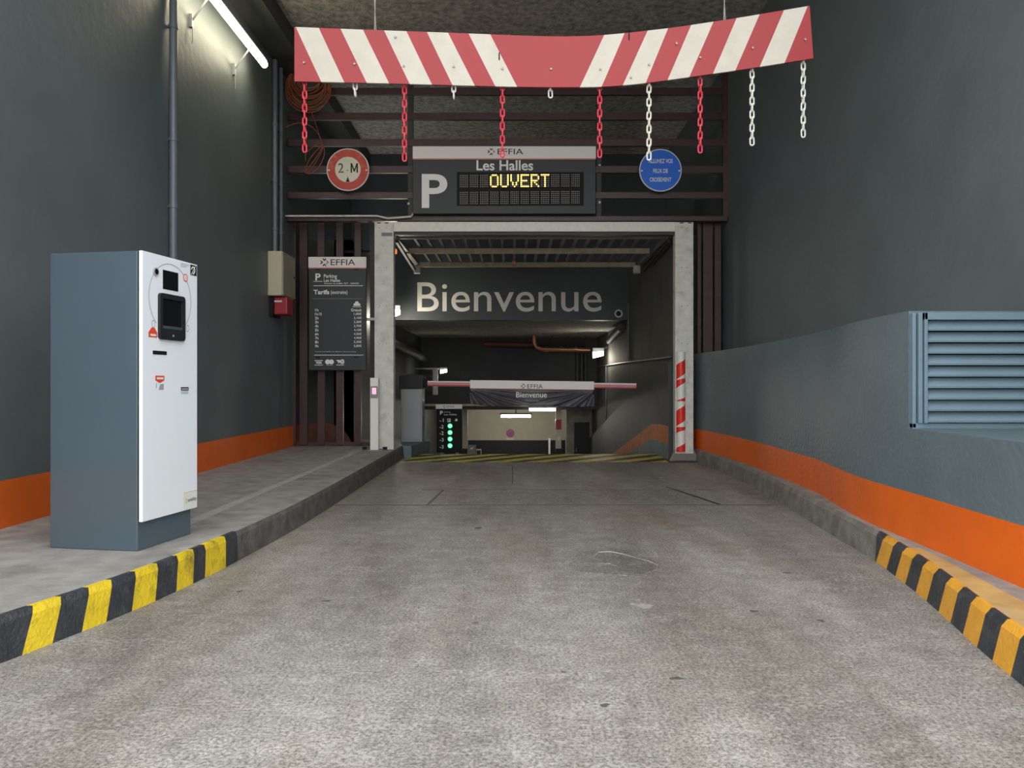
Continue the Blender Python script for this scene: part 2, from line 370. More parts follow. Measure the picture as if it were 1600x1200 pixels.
def kerb(name, K, sgn, bounds, mats, ystart, yend, wall=None, label='', topmat=4):
    """bounds: list of (y_bottom, y_top, material index of the piece that starts here going away)"""
    b = MB(); kb = .045 if wall else .03
    def sec(yb, yt):
        xb = smooth_interp(K, yb); xt = smooth_interp(K, yt); s = sgn
        inner = (lambda x, y: x+s*.15) if wall is None else (lambda x, y: interp(wall, y)+.02)
        return [Vector((xb, yb, 0)), Vector((xb+(xt-xb)*.8+s*kb*.5, yb+(yt-yb)*.8, .158)), Vector((xt+s*kb, yt, ZS)), Vector((xt+s*.06, yt, ZS)), Vector((xt+s*.06+(inner(xt, yt)-xt-s*.06)*.5, yt+.0, ZS)), Vector((inner(xt, yt), yt, ZS)), Vector((inner(xt, yt), yt, 0))]
    for (ya, ta, mi), (yb, tb, _) in zip(bounds, bounds[1:]):
        n = max(1, int((yb-ya)/.15))
        for k in range(n):
            A = sec(ya+(yb-ya)*k/n, ta+(tb-ta)*k/n); B = sec(ya+(yb-ya)*(k+1)/n, ta+(tb-ta)*(k+1)/n)
            for q in range(6):
                mm = mi if q < 2 else (mi if q == 2 and mi in (1, 2) else topmat)
                if q == 2 and sgn < 0: mm = 2 if mi in (1, 2) and q == 2 and mi == 2 else (topmat if mi not in (1,) else 1)
                if q == 3 and wall is not None and ya < 4.6: mm = 5
                b.poly([A[q], B[q], B[q+1], A[q+1]] if sgn > 0 else [A[q], A[q+1], B[q+1], B[q]], mm)
    return struct(name, b, mats, label)
lb = [3.312, 3.464, 3.627, 3.776, 3.952, 4.137, 4.329, 4.502, 4.638, 4.902, 5.074]
bounds = [(1.0, 1.05, 1)]
y = 1.2; mi = 2
while y < 3.1: bounds.append((y, y+.07, mi)); y += .3; mi = 3-mi
bounds.append((3.12, 3.2, 1))
mi = 2
for k, v in enumerate(lb):
    bounds.append((v, v+.085*(1-k/18), mi if k < 10 else 3)); mi = 3-mi
bounds += [(7.2, 7.2, 3), (12.2, 12.2, 0)]
kerb('kerb_left', KL, -1, bounds, ['kerb', 'kblk', 'kyel', 'kerbdark', 'walk', 'kfade'], 1, 12.2, label='left kerb painted in yellow and black blocks near the street, bare concrete beyond')
rb = [3.076, 3.247, 3.414, 3.59, 3.765, 3.945, 4.138, 4.317, 4.495, 4.675, 4.848, 5.049]
bounds = []; y = 3.076; pre = []; mi = 1
while y > .6: y -= .172; pre.append((y, y-.04, mi)); mi = 3-mi
# piece that ends at 3.076 is black (1); 3.076-3.247 yellow (2)
bounds = [(-2.2, -2.2, 0)]+pre[::-1]
mi = 2
for k, v in enumerate(rb):
    bounds.append((v, v-.04-.04*k/11, (mi if k < 11 else 1))); mi = 3-mi
bounds += [(5.06, 5.12, 0), (11.7, 11.7, 0)]
kerb('kerb_right', KR, 1, bounds, ['kerb', 'kblk', 'kyel2', 'kerbdark', 'walk', 'kfade'], -2.2, 11.7, wall=WR, label='right kerb with amber and black blocks curving along the orange stripe')
# sidewalk
b = MB()
ys = [1.0+.25*k for k in range(46)]
for ya, yb in zip(ys, ys[1:]):
    yb = min(yb, 12.2)
    if ya >= 12.2: break
    A = smooth_interp(KL, ya)-.15; B = smooth_interp(KL, yb)-.15
    b.poly([(XL, ya, ZS), (A, ya, ZS), (B, yb, ZS), (XL, yb, ZS)])
b.poly([(XL, 12.2, ZS), (-1.866, 12.2, ZS), (-1.866, 12.95, ZS), (XL, 12.95, ZS)])
walk = struct('floor_sidewalk', b, 'walk', 'raised concrete sidewalk along the left wall')
b = MB(); b.prism([(-2.33, 5.0, ZS), (-2.24, 5.0, ZS), (-2.20, 10.9, ZS), (-2.28, 10.9, ZS)], (0, 0, .004)); part('repair_strip', b, 'walk2', walk)

b = MB(); b.box(XL-.3, XL, Y0, 12.95, 0, ZS); b.box(XL-.3, XL, Y0, 12.95, ZS, .515, 1); b.box(XL-.3, XL, Y0, 12.95, .515, ZC+.2); b.box(XL-.3, XL, 12.95, YB, 3.6, ZC+.2)
struct('wall_left', b, ['wall', 'orange'], 'dark grey painted wall with an orange stripe along the sidewalk')
b = MB(); b.box(XR, XR+.3, Y0, YB, 0, ZC+.2)
struct('wall_right', b, ['wall'], 'tall dark grey painted wall above the vent ledge')
b = MB()
ys = sorted(set([2, 3, 3.68, 4.2, 4.84]+[4.84+(12.0-4.84)*k/40 for k in range(41)]))
for ya, yb in zip(ys, ys[1:]):
    xa = smooth_interp(WR, ya) if ya > 5.1 else interp(WR, ya); xb = smooth_interp(WR, yb) if yb > 5.1 else interp(WR, yb); top = 1.63 if ya >= 4.84 else .89
    for z0, z1, m in ((0, ZS, 0), (ZS, .49, 1), (.49, top, 0)):
        b.poly([(xa, ya, z0), (xa, ya, z1), (xb, yb, z1), (xb, yb, z0)], m)
    b.poly([(xa, ya, top), (XR, ya, top), (XR, yb, top), (xb, yb, top)])
b.poly([(2.5, 4.84, .89), (XR, 4.84, .89), (XR, 4.84, 1.63), (2.5, 4.84, 1.63)])
b.poly([(2.45, Y0, 0), (XR, Y0, 0), (XR, Y0, .89), (2.45, Y0, .89)])
b.poly([(2.79, 12, 0), (2.79, 12, 1.63), (XR, 12, 1.63), (XR, 12, 0)])
struct('wall_right_low', b, ['wall_lo', 'orange'], 'low blue grey wall with a curving orange stripe and a ledge')
b = MB(); b.box(XL-.3, XR+.3, YC, YB+.3, ZC, ZC+.25); struct('ceiling', b, 'ceil', 'rough sprayed concrete ceiling')
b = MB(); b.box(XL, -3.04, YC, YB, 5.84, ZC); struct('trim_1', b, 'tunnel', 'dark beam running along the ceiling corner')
# end wall / lintel with lettering
b = MB(); b.box(XL-.3, XR+.3, YB, YB+.3, 2.545, ZC+.2)
wb = struct('wall_back', b, 'lintel', 'dark lintel wall above the ramp carrying large white welcome lettering')
text('Bienvenue', 'beinv', wb, at(652, 487, YB-.004), w=288/1200*YB, h=45/1200*YB*1.02, bold=.002)
# recess behind the left slats, tunnel walls
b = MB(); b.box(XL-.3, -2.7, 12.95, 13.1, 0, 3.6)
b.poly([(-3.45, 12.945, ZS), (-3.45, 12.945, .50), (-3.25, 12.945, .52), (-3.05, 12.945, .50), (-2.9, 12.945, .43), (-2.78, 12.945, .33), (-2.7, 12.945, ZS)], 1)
struct('wall_recess', b, ['tunnel', 'dimstripe'], 'dark wall behind the maroon slats with a dimmed orange stripe')
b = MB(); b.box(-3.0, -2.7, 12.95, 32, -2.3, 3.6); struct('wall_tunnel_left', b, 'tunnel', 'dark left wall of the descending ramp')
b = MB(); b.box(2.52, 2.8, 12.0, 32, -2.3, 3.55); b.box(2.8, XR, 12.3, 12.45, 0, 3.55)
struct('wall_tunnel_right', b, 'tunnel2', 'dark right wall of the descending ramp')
# low inner wall that follows the ramp, with its stripe
b = MB()
def zr(y): return 0 if y < 12.8 else -(y-12.8)*.1786
yy = [11.8, 12.5]+[12.5+11.5*k/16 for k in range(1, 17)]
for ya, yb in zip(yy, yy[1:]):
    def lv(y):
        drop = max(0, y-12.5)*.178; off = max(0., min(1., (y-12.3)/1.5))
        return [zr(y)-.2, .22-max(0, y-13.2)*.19+.02, .52-max(0, y-13.0)*.19, 1.50-drop]
    A = lv(ya); B = lv(yb)
    for q in range(3): b.poly([(2.40, ya, A[q]), (2.40, ya, A[q+1]), (2.40, yb, B[q+1]), (2.40, yb, B[q])], 1 if q == 1 else (2 if q == 0 else 0))
    b.poly([(2.40, ya, A[3]), (2.53, ya, A[3]), (2.53, yb, B[3]), (2.40, yb, B[3])])
b.poly([(2.40, 11.8, -.2), (2.80, 11.8, -.2), (2.80, 11.8, 1.55), (2.53, 11.8, 1.55), (2.40, 11.8, 1.5)])
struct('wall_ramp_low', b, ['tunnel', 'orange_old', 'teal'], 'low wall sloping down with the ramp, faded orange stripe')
b = MB(); b.box(-2.7, 2.52, YB+.3, 22.8, 2.545, 2.75); struct('ceiling_tunnel', b, 'ceil', 'rough concrete soffit over the ramp')
b = MB(); b.box(-2.7, 2.52, 22.8, 23.1, .41, 2.6); struct('wall_drop', b, 'dropw', 'dark drop wall over the lower level')
b = MB(); b.box(-2.7, 2.52, 23.1, 32, .41, .6); struct('ceiling_lower', b, 'concrete', 'lower level ceiling')
b = MB(); b.box(-2.7, 2.52, 31, 31.3, -1.1, .45); b.box(-2.7, 2.52, 31, 31.3, -2.3, -1.1, 1)
struct('wall_end', b, ['cream', 'dado'], 'cream wall with a dark dado at the foot of the ramp')
b = MB(); b.box(1.72, 2.52, 24.2, 24.8, -2.3, .41); struct('wall_pier', b, 'concrete', 'raw concrete pier at the foot of the ramp')
b = MB()
top = [(-2.69, 12.96), (-1.866, 12.96), (-1.866, 12.2), (-1.60, 12.2), (-1.42, 13.3), (-1.45, 13.6), (-2.69, 13.6)]
b.prism([(x, y, ZS-.002) for x, y in top], (0, 0, -.75)); struct('trim_2', b, 'teal', 'teal painted kerb island inside the gate')

# ---------------------------------------------------------------- payment machine
AN = R(-9.88)
root = thing('payment_machine', 'grey blue parking payment kiosk with a white front panel on the sidewalk', 'kiosk', (-2.19, 4.49, ZS), AN)
Mx = root.matrix_basis
def loc(u, v, o=0): return Mx @ Vector((o, u, v))       # u along the front, v up, o out of the front
def lbox(o0, o1, u0, u1, v0, v1):
    return MB().obox(loc(u0, v0, o0), Mx.to_3x3() @ Vector((o1-o0, 0, 0)), Mx.to_3x3() @ Vector((0, u1-u0, 0)), Mx.to_3x3() @ Vector((0, 0, v1-v0)))
rt = (Mx.to_3x3() @ Vector((0, 1, 0))); nrm = (Mx.to_3x3() @ Vector((1, 0, 0)))
part('body', lbox(-.58, 0, 0, .535, 0, 1.76), 'mach', root, bevel=.006)
part('seam_strip', lbox(0, .008, .004, .53, .19, 1.755), 'black', root)
panel = part('front_panel', lbox(.008, .032, 0, .558, .172, 1.761), 'panelw', root, bevel=.004, label='white steel front panel')
S0 = .0335
def onp(mb_pts, name, m, parent=panel, o=S0): part(name, MB().poly([loc(u, v, o) for u, v in mb_pts]), m, parent)
def ringp(u, v, r0, r1, name, m, o=S0, t0=0, t1=1, n=28, ry=1): part(name, MB().ring(loc(u, v, o), r0, r1, n, rt, Vector((0, 0, ry)), t0=t0, t1=t1), m, panel)
part('display', lbox(.030, .036, .191, .346, 1.559, 1.677), 'screen', root, bevel=.003)
# screen unit: rounded frame round a recessed glass
def rrect(u0, u1, v0, v1, r, n=5):
    pts = []
    for cu, cv, a0 in ((u1-r, v1-r, 0), (u0+r, v1-r, 90), (u0+r, v0+r, 180), (u1-r, v0+r, 270)):
        for k in range(n+1): a = R(a0+90*k/n); pts.append((cu+r*math.cos(a), cv+r*math.sin(a)))
    return pts
outer = rrect(.144, .400, 1.250, 1.531, .022); inner = rrect(.168, .376, 1.318, 1.500, .006)
b = MB(); n = len(outer)
for k in range(n):
    j = (k+1) % n
    b.poly([loc(*outer[k], .050), loc(*outer[j], .050), loc(*inner[j], .050), loc(*inner[k], .050)])
    b.poly([loc(*outer[k], .03), loc(*outer[j], .03), loc(*outer[j], .050), loc(*outer[k], .050)])
    b.poly([loc(*inner[k], .050), loc(*inner[j], .050), loc(*inner[j], .034), loc(*inner[k], .034)])
scr = part('touch_unit', b, 'bezel', root)
part('screen_glass', MB().poly([loc(u, v, .0345) for u, v in inner]), 'screen', scr)
part('lower_lip', lbox(.034, .046, .17, .374, 1.318, 1.335), 'mach_d', scr)
part('lock', MB().disc(loc(.272, 1.278, .0505), .008, 14, rt), 'inkgrey', scr)
part('camera_ring', MB().disc(loc(.119, 1.653, .030), .024, 24, rt, (0, 0, 1), nrm*.012), 'inkgrey', root)
part('camera_lens', MB().disc(loc(.119, 1.653, .0425), .017, 24, rt), 'screen', root)
arc = MB()
pts = [(.271+.213*math.cos(a), 1.505+.215*math.sin(a)) for a in [R(-48+ (276)*k/48) for k in range(49)]]
for p, q in zip(pts, pts[1:]):
    def off(p, s): d = Vector((p[0]-.271, p[1]-1.505)); d.normalize(); return (p[0]+d.x*s, p[1]+d.y*s)
    arc.poly([loc(*off(p, -.0022), S0), loc(*off(p, .0022), S0), loc(*off(q, .0022), S0), loc(*off(q, -.0022), S0)])
part('printed_arc', arc, 'inkgrey', panel)
ringp(.101, 1.338, .013, .016, 'printed_circle', 'inkgrey', ry=1.5); ringp(.448, 1.336, .013, .016, 'printed_circle', 'inkgrey', ry=1.4)
b = MB().ring(loc(.424, 1.658, S0+.001), .019, .025, 28, rt, (0, 0, 1)); b.disc(loc(.424, 1.658, S0+.0005), .019, 24, rt, m=1)
part('coin_sign', b, ['stred', 'sticker'], panel)
text('i', 'stred', panel, loc(.424, 1.648, S0+.002), h=.02, right=rt, align='c')
onp([(.478, 1.684), (.548, 1.684), (.548, 1.752), (.478, 1.752)], 'hearing_sticker', 'ink')
b = MB().ring(loc(.508, 1.72, S0+.001), .014, .022, 14, rt, (0, 0, 1), t0=-.12, t1=.5)
b.poly([loc(.520, 1.714, S0+.001), loc(.529, 1.708, S0+.001), loc(.512, 1.690, S0+.001), loc(.504, 1.694, S0+.001)])
b.poly([loc(.485, 1.688, S0+.001), loc(.491, 1.688, S0+.001), loc(.535, 1.748, S0+.001), loc(.529, 1.748, S0+.001)])
part('ear_mark', b, 'letter', panel)
for k in range(3): onp([(.375, 1.742-k*.009), (.47-.02*k, 1.742-k*.009), (.47-.02*k, 1.745-k*.009), (.375, 1.745-k*.009)], 'print_line', 'inkgrey')
onp([(.055, 1.258), (.137, 1.258), (.137, 1.288), (.110, 1.318), (.085, 1.318), (.055, 1.288)], 'arrow_sticker', 'stred')
onp([(.070, 1.266), (.124, 1.266), (.124, 1.278), (.070, 1.278)], 'sticker_print', 'sticker', o=S0+.001)
part('card_slot', lbox(.030, .0365, .095, .228, 1.158, 1.180), 'black', root, bevel=.002)
onp([(.119, 1.03), (.206, 1.03), (.206, 1.002), (.163, .985), (.119, 1.002)], 'down_arrow_sticker', 'stred')
onp([(.130, 1.008), (.196, 1.008), (.196, 1.020), (.130, 1.020)], 'sticker_print', 'sticker', o=S0+.001)
onp([(.150, .945), (.200, .945), (.200, .982), (.165, .978)], 'worn_print', 'inkgrey'); onp([(.125, .955), (.132, .955), (.132, .985), (.125, .985)], 'worn_print', 'inkgrey')
onp([(.376, .938), (.459, .938), (.459, .960), (.376, .960)], 'dark_label', 'signdark')
onp([(.385, .946), (.450, .946), (.450, .950), (.385, .950)], 'label_print', 'letter', o=S0+.001)
for k in range(2): onp([(.378, .918+k*.010), (.456, .918+k*.010), (.456, .922+k*.010), (.378, .922+k*.010)], 'label_line', 'inkgrey')
onp([(.405, .180), (.552, .180), (.552, .288), (.405, .288)], 'maker_sticker', 'sticker')
onp([(.405, .284), (.552, .284), (.552, .288), (.405, .288)], 'sticker_edge', 'yel', o=S0+.0005)
text('orbility', 'ink', panel, loc(.452, .216, S0+.0012), w=.092, right=rt, bold=.01)
ringp(.432, .232, .008, .014, 'sticker_ring', 'yel', o=S0+.0012, n=16)

# ---------------------------------------------------------------- left wall fittings
def pipe(name, x, y, z0, z1, r, clamps, label, cat='pipe', m='pipe', group=None):
    t = thing(name, label, cat, (x, y, z0), 0, group)
    part('tube', MB().tube([(x, y, z0), (x, y, z1)], r, 16), m, t, smooth=True)
    for z in clamps:
        c = MB().tube([(x, y, z-.018), (x, y, z+.018)], r+.008, 16); c.box(XL+.002, x, y-.012, y+.012, z-.012, z+.012); part('clamp', c, 'pipe', t, smooth=True)
    return t
pipe('drain_pipe', XL+.055, 7.7, ZS, 5.9, .039, (1.4, 2.95, 3.62, 4.75), 'tall grey drain pipe on the wall behind the kiosk')
pipe('conduit_pipe', XL+.04, 11.05, 3.06, 5.83, .035, (3.4, 4.1, 4.9), 'grey conduit rising from the beige box, nearer the street', group='conduits above the beige box')
pipe('conduit_pipe', XL+.04, 11.33, 3.06, 5.83, .03, (3.4, 4.1, 4.9), 'grey conduit rising from the beige box, nearer the slats', group='conduits above the beige box')
# tube lamp on two arms
t = thing('tube_lamp', 'long lit fluorescent tube on two arms high on the left wall', 'lamp', (XL+.02, 8.9, 5.08))
part('lit_tube', MB().tube([(-3.20, 7.8, 5.30), (-3.20, 9.93, 5.30)], .042, 16), 'lens', t, smooth=True)
for ye in (7.78, 9.93): part('end_cap', MB().tube([(-3.20, ye, 5.30), (-3.20, ye+.025, 5.30)], .046, 16), 'cab', t, smooth=True)
part('housing', MB().box(-3.235, -3.165, 7.8, 9.95, 5.345, 5.375), 'cab', t)
for ya in (8.23, 9.50):
    a = part('arm', MB().tube([(XL+.025, ya, 5.07), (-3.22, ya, 5.36)], .011, 8), 'cab', t, smooth=True)
    part('wall_plate', MB().box(XL+.001, XL+.03, ya-.025, ya+.025, 4.99, 5.13), 'cab', a)
    part('hook', MB().tube([(XL+.025, ya, 5.06), (XL+.03, ya, 4.86), (XL+.025, ya, 4.82)], .006, 6), 'cab', a)
# beige box
t = thing('electrical_cabinet', 'beige metal electrical box on the left wall under two conduits', 'electrical box', (XL, 10.84, 2.42))
part('body', MB().box(XL, -3.25, 10.84, 11.46, 2.42, 3.05), 'beige', t, bevel=.01)
part('door', MB().box(-3.252, -3.23, 10.85, 11.45, 2.43, 3.04), 'beige_shade', t, bevel=.005)
part('lock', MB().tube([(-3.232, 11.36, 2.74), (-3.215, 11.36, 2.74)], .015, 10), 'black', t)
t = thing('alarm_box', 'small red alarm box under the beige cabinet', 'alarm box', (XL, 10.95, 2.15))
part('back_plate', MB().box(XL, XL+.06, 10.90, 11.25, 2.13, 2.40), 'black', t)
part('body', MB().box(XL+.06, -3.20, 10.93, 11.22, 2.16, 2.41), 'redbox', t, bevel=.015)
part('handle', MB().tube([(XL+.07, 10.92, 2.345), (-3.27, 10.92, 2.345)], .014, 8), 'white', t)
t = thing('junction_box', 'small grey junction box near the ceiling beside the grille', 'junction box', at(440, 78, 11.5))
part('body', MB().box(*[v for v in (at(436, 0, 11.5).x, at(444, 0, 11.5).x, 11.45, 11.55, at(0, 85, 11.5).z, at(0, 71, 11.5).z)]), 'pipe', t, bevel=.006)
b = MB().tube([at(441, 72, 11.5), at(448, 66, 11.45), at(452, 55, 11.4), at(448, 44, 11.35), (-3.3, 11.2, 5.9)], .009, 6); part('cable', b, 'black', t, smooth=True)

# ---------------------------------------------------------------- maroon grilles
YG = 11.75
def zpx(y, d=YG): return EYE-(y-600)/1200*d
def xpx(x, d=YG): return (x-800)/1200*d
g = thing('upper_grille', 'maroon steel grille of horizontal bars filling the opening above the gate', 'grille', (xpx(790), YG, zpx(345)))
x0, x1 = -3.44, 3.29
for (pt, pb) in ((97, 107), (137, 148), (176, 187), (217, 228), (259, 270), (300, 310)):
    part('bar', MB().box(x0, x1, YG, YG+.06, zpx(pb), zpx(pt)), 'maroon', g, bevel=.004)
part('bottom_rail', MB().box(x0, x1, YG-.03, YG+.09, zpx(346), zpx(338)), 'maroon', g, bevel=.004)
for px in (442, 641, 936, 1134):
    part('upright', MB().box(xpx(px)-.04, xpx(px)+.04, YG+.02 if px in (641, 936) else YG-.01, YG+.09, zpx(338), ZC), 'darksteel' if px in (641, 936) else 'maroon', g, bevel=.004)
for px, py in ((638, 262), (638, 318), (937, 258), (937, 316)): part('bolt', MB().disc((xpx(px), YG+.02, zpx(py)), .018, 10, ext=(0, -.015, 0)), 'galv', g)
g = thing('slat_grille', 'maroon grille of upright slats behind the tariff board', 'grille', (xpx(515, 12.1), 12.1, ZS))
for xa, xb in ((456.5, 462), (468, 480), (496, 507), (525, 536), (554, 564)):
    part('slat', MB().box(xpx(xa, 12.1), xpx(xb, 12.1), 12.1, 12.16, ZS+.02, zpx(346)+.05), 'maroon', g, bevel=.003)
part('foot_rail', MB().box(-3.42, -2.12, 12.14, 12.18, ZS, ZS+.06), 'maroon', g)
part('end_post', MB().box(xpx(578, 12.1), xpx(585, 12.1), 12.10, 12.16, ZS, zpx(346)+.05), 'darksteel', g)
g = thing('slat_grille', 'narrow maroon grille of upright slats above the low wall', 'grille', (xpx(1110), 11.9, 1.63))
for xa, xb in ((1089, 1095), (1098, 1113), (1116, 1126)):
    part('slat', MB().box(xpx(xa, 11.95), xpx(xb, 11.95), 11.92, 11.98, 1.63, zpx(346)+.04), 'maroon', g, bevel=.003)
single('conduit_pipe', MB().tube([at(446, 337.5, 11.68), at(589, 337.5, 11.68), at(606, 341.5, 11.66), at(642, 338.5, 11.66), at(646, 333, 11.66)], .016, 8), 'galv', 'thin pale conduit lying along the rail over the slats', 'pipe', smooth=True)

# orange cable coil on the grille
t = thing('cable_coil', 'coil of thin orange cable hung on the grille beside the left wall', 'cable', at(482, 128, 11.62))
rr = random.Random(3)
for k in range(15):
    rx = .18+.0115*k+rr.uniform(-.008, .008); rz = .17+.0125*k; cz = -.012*k; ph = rr.uniform(0, 6)
    c = at(482, 122, 11.60); pth = []
    for q in range(28):
        a = 2*math.pi*q/28
        pth.append((c.x+rx*math.cos(a)+.01*math.sin(3*a+ph), c.y-.05+.03*math.sin(a*2+ph)+.003*k, c.z+cz+rz*math.sin(a)))
    part('loop', MB().tube(pth, .008, 5, closed=True), 'cable', t, smooth=True)
def spl(pts, d=11.58, n=6):
    P = [at(x, y, d) for x, y in pts]; out = []
    for i in range(len(P)-1):
        a = P[max(i-1, 0)]; b_ = P[i]; c = P[i+1]; e = P[min(i+2, len(P)-1)]
        for k in range(n):
            u = k/n; out.append(.5*((2*b_)+(c-a)*u+(2*a-5*b_+4*c-e)*u*u+(3*b_-a-3*c+e)*u**3))
    return out+[P[-1]]
for pts in ([(483, 166), (492, 190), (500, 215), (504, 232), (488, 262), (478, 270), (483, 250), (503, 226)], [(447, 199), (455, 195), (470, 192), (487, 198), (499, 212), (503, 228), (495, 245), (482, 262), (477, 268)],
            [(478, 252), (478, 240), (492, 228), (503, 224), (507, 240), (500, 258), (488, 270), (478, 271)]):
    part('loose_end', MB().tube(spl(pts), .006, 5), 'cable', t, smooth=True)

# ---------------------------------------------------------------- signs on the grille
D = 11.6
t = thing('led_sign', 'wide charcoal car park sign with a large P and an amber lit message', 'sign', (xpx(788, D), D, zpx(334, D)))
xa, xb, za, zb = xpx(645, D), xpx(931, D), zpx(334, D), zpx(229, D)
part('housing', MB().box(xa, xb, D, D+.14, za, zb), 'signdark', t, bevel=.006)
hd = part('header', MB().box(xa, xb, D-.008, D+.05, zpx(248, D), zb+.002), 'signhead', t)
part('accent_line', MB().box(xa, xb, D-.009, D, zpx(249.5, D), zpx(247.6, D)), 'peach', t)
F = D-.010
logo(t, (xpx(767.5, D), F, zpx(237.3, D)), .115)
text('EFFIA', 'ink', t, (xpx(777.5, D), F, zpx(241.5, D)), w=xpx(817.5, D)-xpx(777.5, D), h=8.8/1200*D)
F = D-.004
text('Les Halles', 'letter', t, (xpx(744.5, D), F, zpx(266.5, D)), w=(833-744.5)/1200*D, bold=.018)
text('P', 'letter', t, (xpx(659, D), F, zpx(325, D)), w=40/1200*D, h=53/1200*D, bold=.02)
M['window'] = mat('display_black', (.012, .012, .013), .6, spec=.2)
disp = part('display_window', MB().box(xpx(714, D), xpx(912, D), D-.006, D, zpx(321.5, D), zpx(269, D)), 'window', t)
FONT = {'O': ('01110', '10001', '10001', '10001', '10001', '10001', '01110'), 'U': ('10001',)*6+('01110',), 'V': ('10001',)*4+('01010', '01010', '00100'),
        'E': ('11111', '10000', '10000', '11110', '10000', '10000', '11111'), 'R': ('11110', '10001', '10001', '11110', '10100', '10010', '10001'), 'T': ('11111',)+('00100',)*6}
on = MB(); offm = MB(); px0 = 719.3
for row, ytop in ((0, 274.3), (1, 300.8)):
    for ch in range(12):
        c = 'OUVERT'[ch-3] if row == 0 and 3 <= ch < 9 else None
        for i in range(5):
            for j in range(7):
                x = px0+ch*15.85+i*2.75; y_ = ytop+j*2.95-ch*.12
                lit = c and FONT[c][j][i] == '1'; s = 1.25 if lit else .78
                p = (xpx(x, D), D-.0075, zpx(y_, D)); r = s/1200*D
                (on if lit else offm).disc(p, r, 6)
part('unlit_dots', offm, 'led_off', disp)['kind'] = 'stuff'
part('lit_dots', on, 'amber', disp, label='amber lit dots spelling OUVERT')['kind'] = 'stuff'

def roundsign(name, c, r, label, rimm, facem, ringm=None, rr_=0):
    t = thing(name, label, 'sign', (c.x, c.y, c.z-r))
    part('plate', MB().disc(c+Vector((0, .02, 0)), r, 48, ext=(0, -.02, 0)), rimm, t)
    part('face', MB().disc(c+Vector((0, -.002, 0)), r*.955, 48), ringm or facem, t)
    if ringm: part('center_disc', MB().disc(c+Vector((0, -.004, 0)), rr_, 40), facem, t)
    for sx in (-1, 1): part('rivet', MB().disc(c+Vector((sx*r*.88, -.003, -.01)), .014, 10, ext=(0, -.01, 0)), 'white', t)
    part('bracket', MB().box(c.x-.03, c.x+.03, c.y+.02, YG+.0, c.z-.2, c.z+.2), 'galv', t)
    return t
c = at(543.5, 265, 11.62); r = 33.2/1200*11.62
t = roundsign('height_limit_sign', c, r, 'round red and cream height limit sign with worn lettering', 'white', 'signcream', 'signred', 20/1200*11.62)
f = c.y-.006
text('2', 'fadeblack', t, (xpx(528, D), f, zpx(269.5, D)), w=8.5/1200*D, h=15/1200*D, bold=.01)
text('.', 'fadeblack', t, (xpx(541.5, D), f, zpx(266.8, D)), w=.02, h=.02)
b = MB(); q = lambda u, v: (xpx(547.5+11.5*u, D), f, zpx(269.5-15*v, D))
for pts in ([(0, 0), (.2, 0), (.2, 1), (0, 1)], [(.8, 0), (1, 0), (1, 1), (.8, 1)], [(.2, 1), (.2, .62), (.42, .12), (.5, .12), (.5, .36)], [(.8, 1), (.8, .62), (.58, .12), (.5, .12), (.5, .36)]): b.poly([q(*p) for p in pts])
part('lettering', b, 'ink', t)
part('arrow_mark', MB().poly([(c.x-.03, f, zpx(284, D)), (c.x+.03, f, zpx(284, D)), (c.x, f, zpx(275.5, D))]), 'ink', t)
c = at(1032, 266, 11.62)
t = roundsign('headlight_sign', c, r, 'round blue sign with white rim telling drivers to switch on headlights', 'white', 'signblue')
for s, yb_, wd in (('ALLUMEZ VOS', 255, 38), ('FEUX DE', 270.5, 23), ('CROISEMENT', 284, 34)):
    text(s, 'letter', t, (c.x, c.y-.005, zpx(yb_, 11.62)), w=wd/1200*11.62, h=6.6/1200*11.62, align='c', bold=.012)

# tariff board
D = 11.95
t = thing('tariff_board', 'tall charcoal price board with a white header on the upright slats', 'sign', (xpx(527, D), D, zpx(578, D)))
X = lambda x: xpx(x, D); Z = lambda y: zpx(y, D)
part('panel', MB().box(X(482.5), X(572), D, D+.05, Z(578.5), Z(402)), 'signdark', t, bevel=.004)
part('header', MB().box(X(482), X(572.3), D-.006, D+.03, Z(418), Z(401.5)), 'signhead', t)
part('accent_line', MB().box(X(482), X(572.3), D-.007, D, Z(419.6), Z(418)), 'peach', t)
for xr in (475, 560): part('bracket', MB().box(X(xr+25), X(xr+31) if xr < 500 else X(xr+6), D+.05, 12.1, Z(500), Z(496)), 'galv', t)
logo(t, (X(507), D-.008, Z(410)), .135); text('EFFIA', 'ink', t, (X(517), D-.008, Z(414.5)), w=38/1200*D, h=9.3/1200*D)
F = D-.003
def ln(xa, xb, y, th=.9, m='letter'): part('rule', MB().poly([(X(xa), F, Z(y+th)), (X(xb), F, Z(y+th)), (X(xb), F, Z(y)), (X(xa), F, Z(y))]), m, t)
T = lambda s, x, y, w_=None, h_=None, al='l', bd=.012, m='letter': text(s, m, t, (X(x), F, Z(y)), w=(w_/1200*D if w_ else None), h=(h_/1200*D if h_ else None), align=al, bold=bd)
T('P', 492.8, 438.3, 8.2, 11, bd=.03); ln(490, 504, 439.2)
T('Parking', 506, 436, 20.5, 7.5); T('Les Halles', 506, 440.6, 25.5, 5); T('Ouvert au public 7J/7 - 24H/24', 506.5, 444.8, 54, 3.2, bd=.005)
ln(490, 567, 446); T('Tarifs', 490, 460, 24.5, 7.3, bd=.03); T('(extraits)', 517, 461, 26, 7.3, bd=.005); ln(488, 566, 466.5, .5, 'inkgrey')
rows = [('1h', 'Gratuit'), ('1h15', '1,00€'), ('2h', '2,10€'), ('3h', '3,20€'), ('4h', '3,70€'), ('5h', '4,10€'), ('6h', '4,50€'), ('7h', '4,90€'), ('8h', '5,30€'), ('9h', '5,80€')]
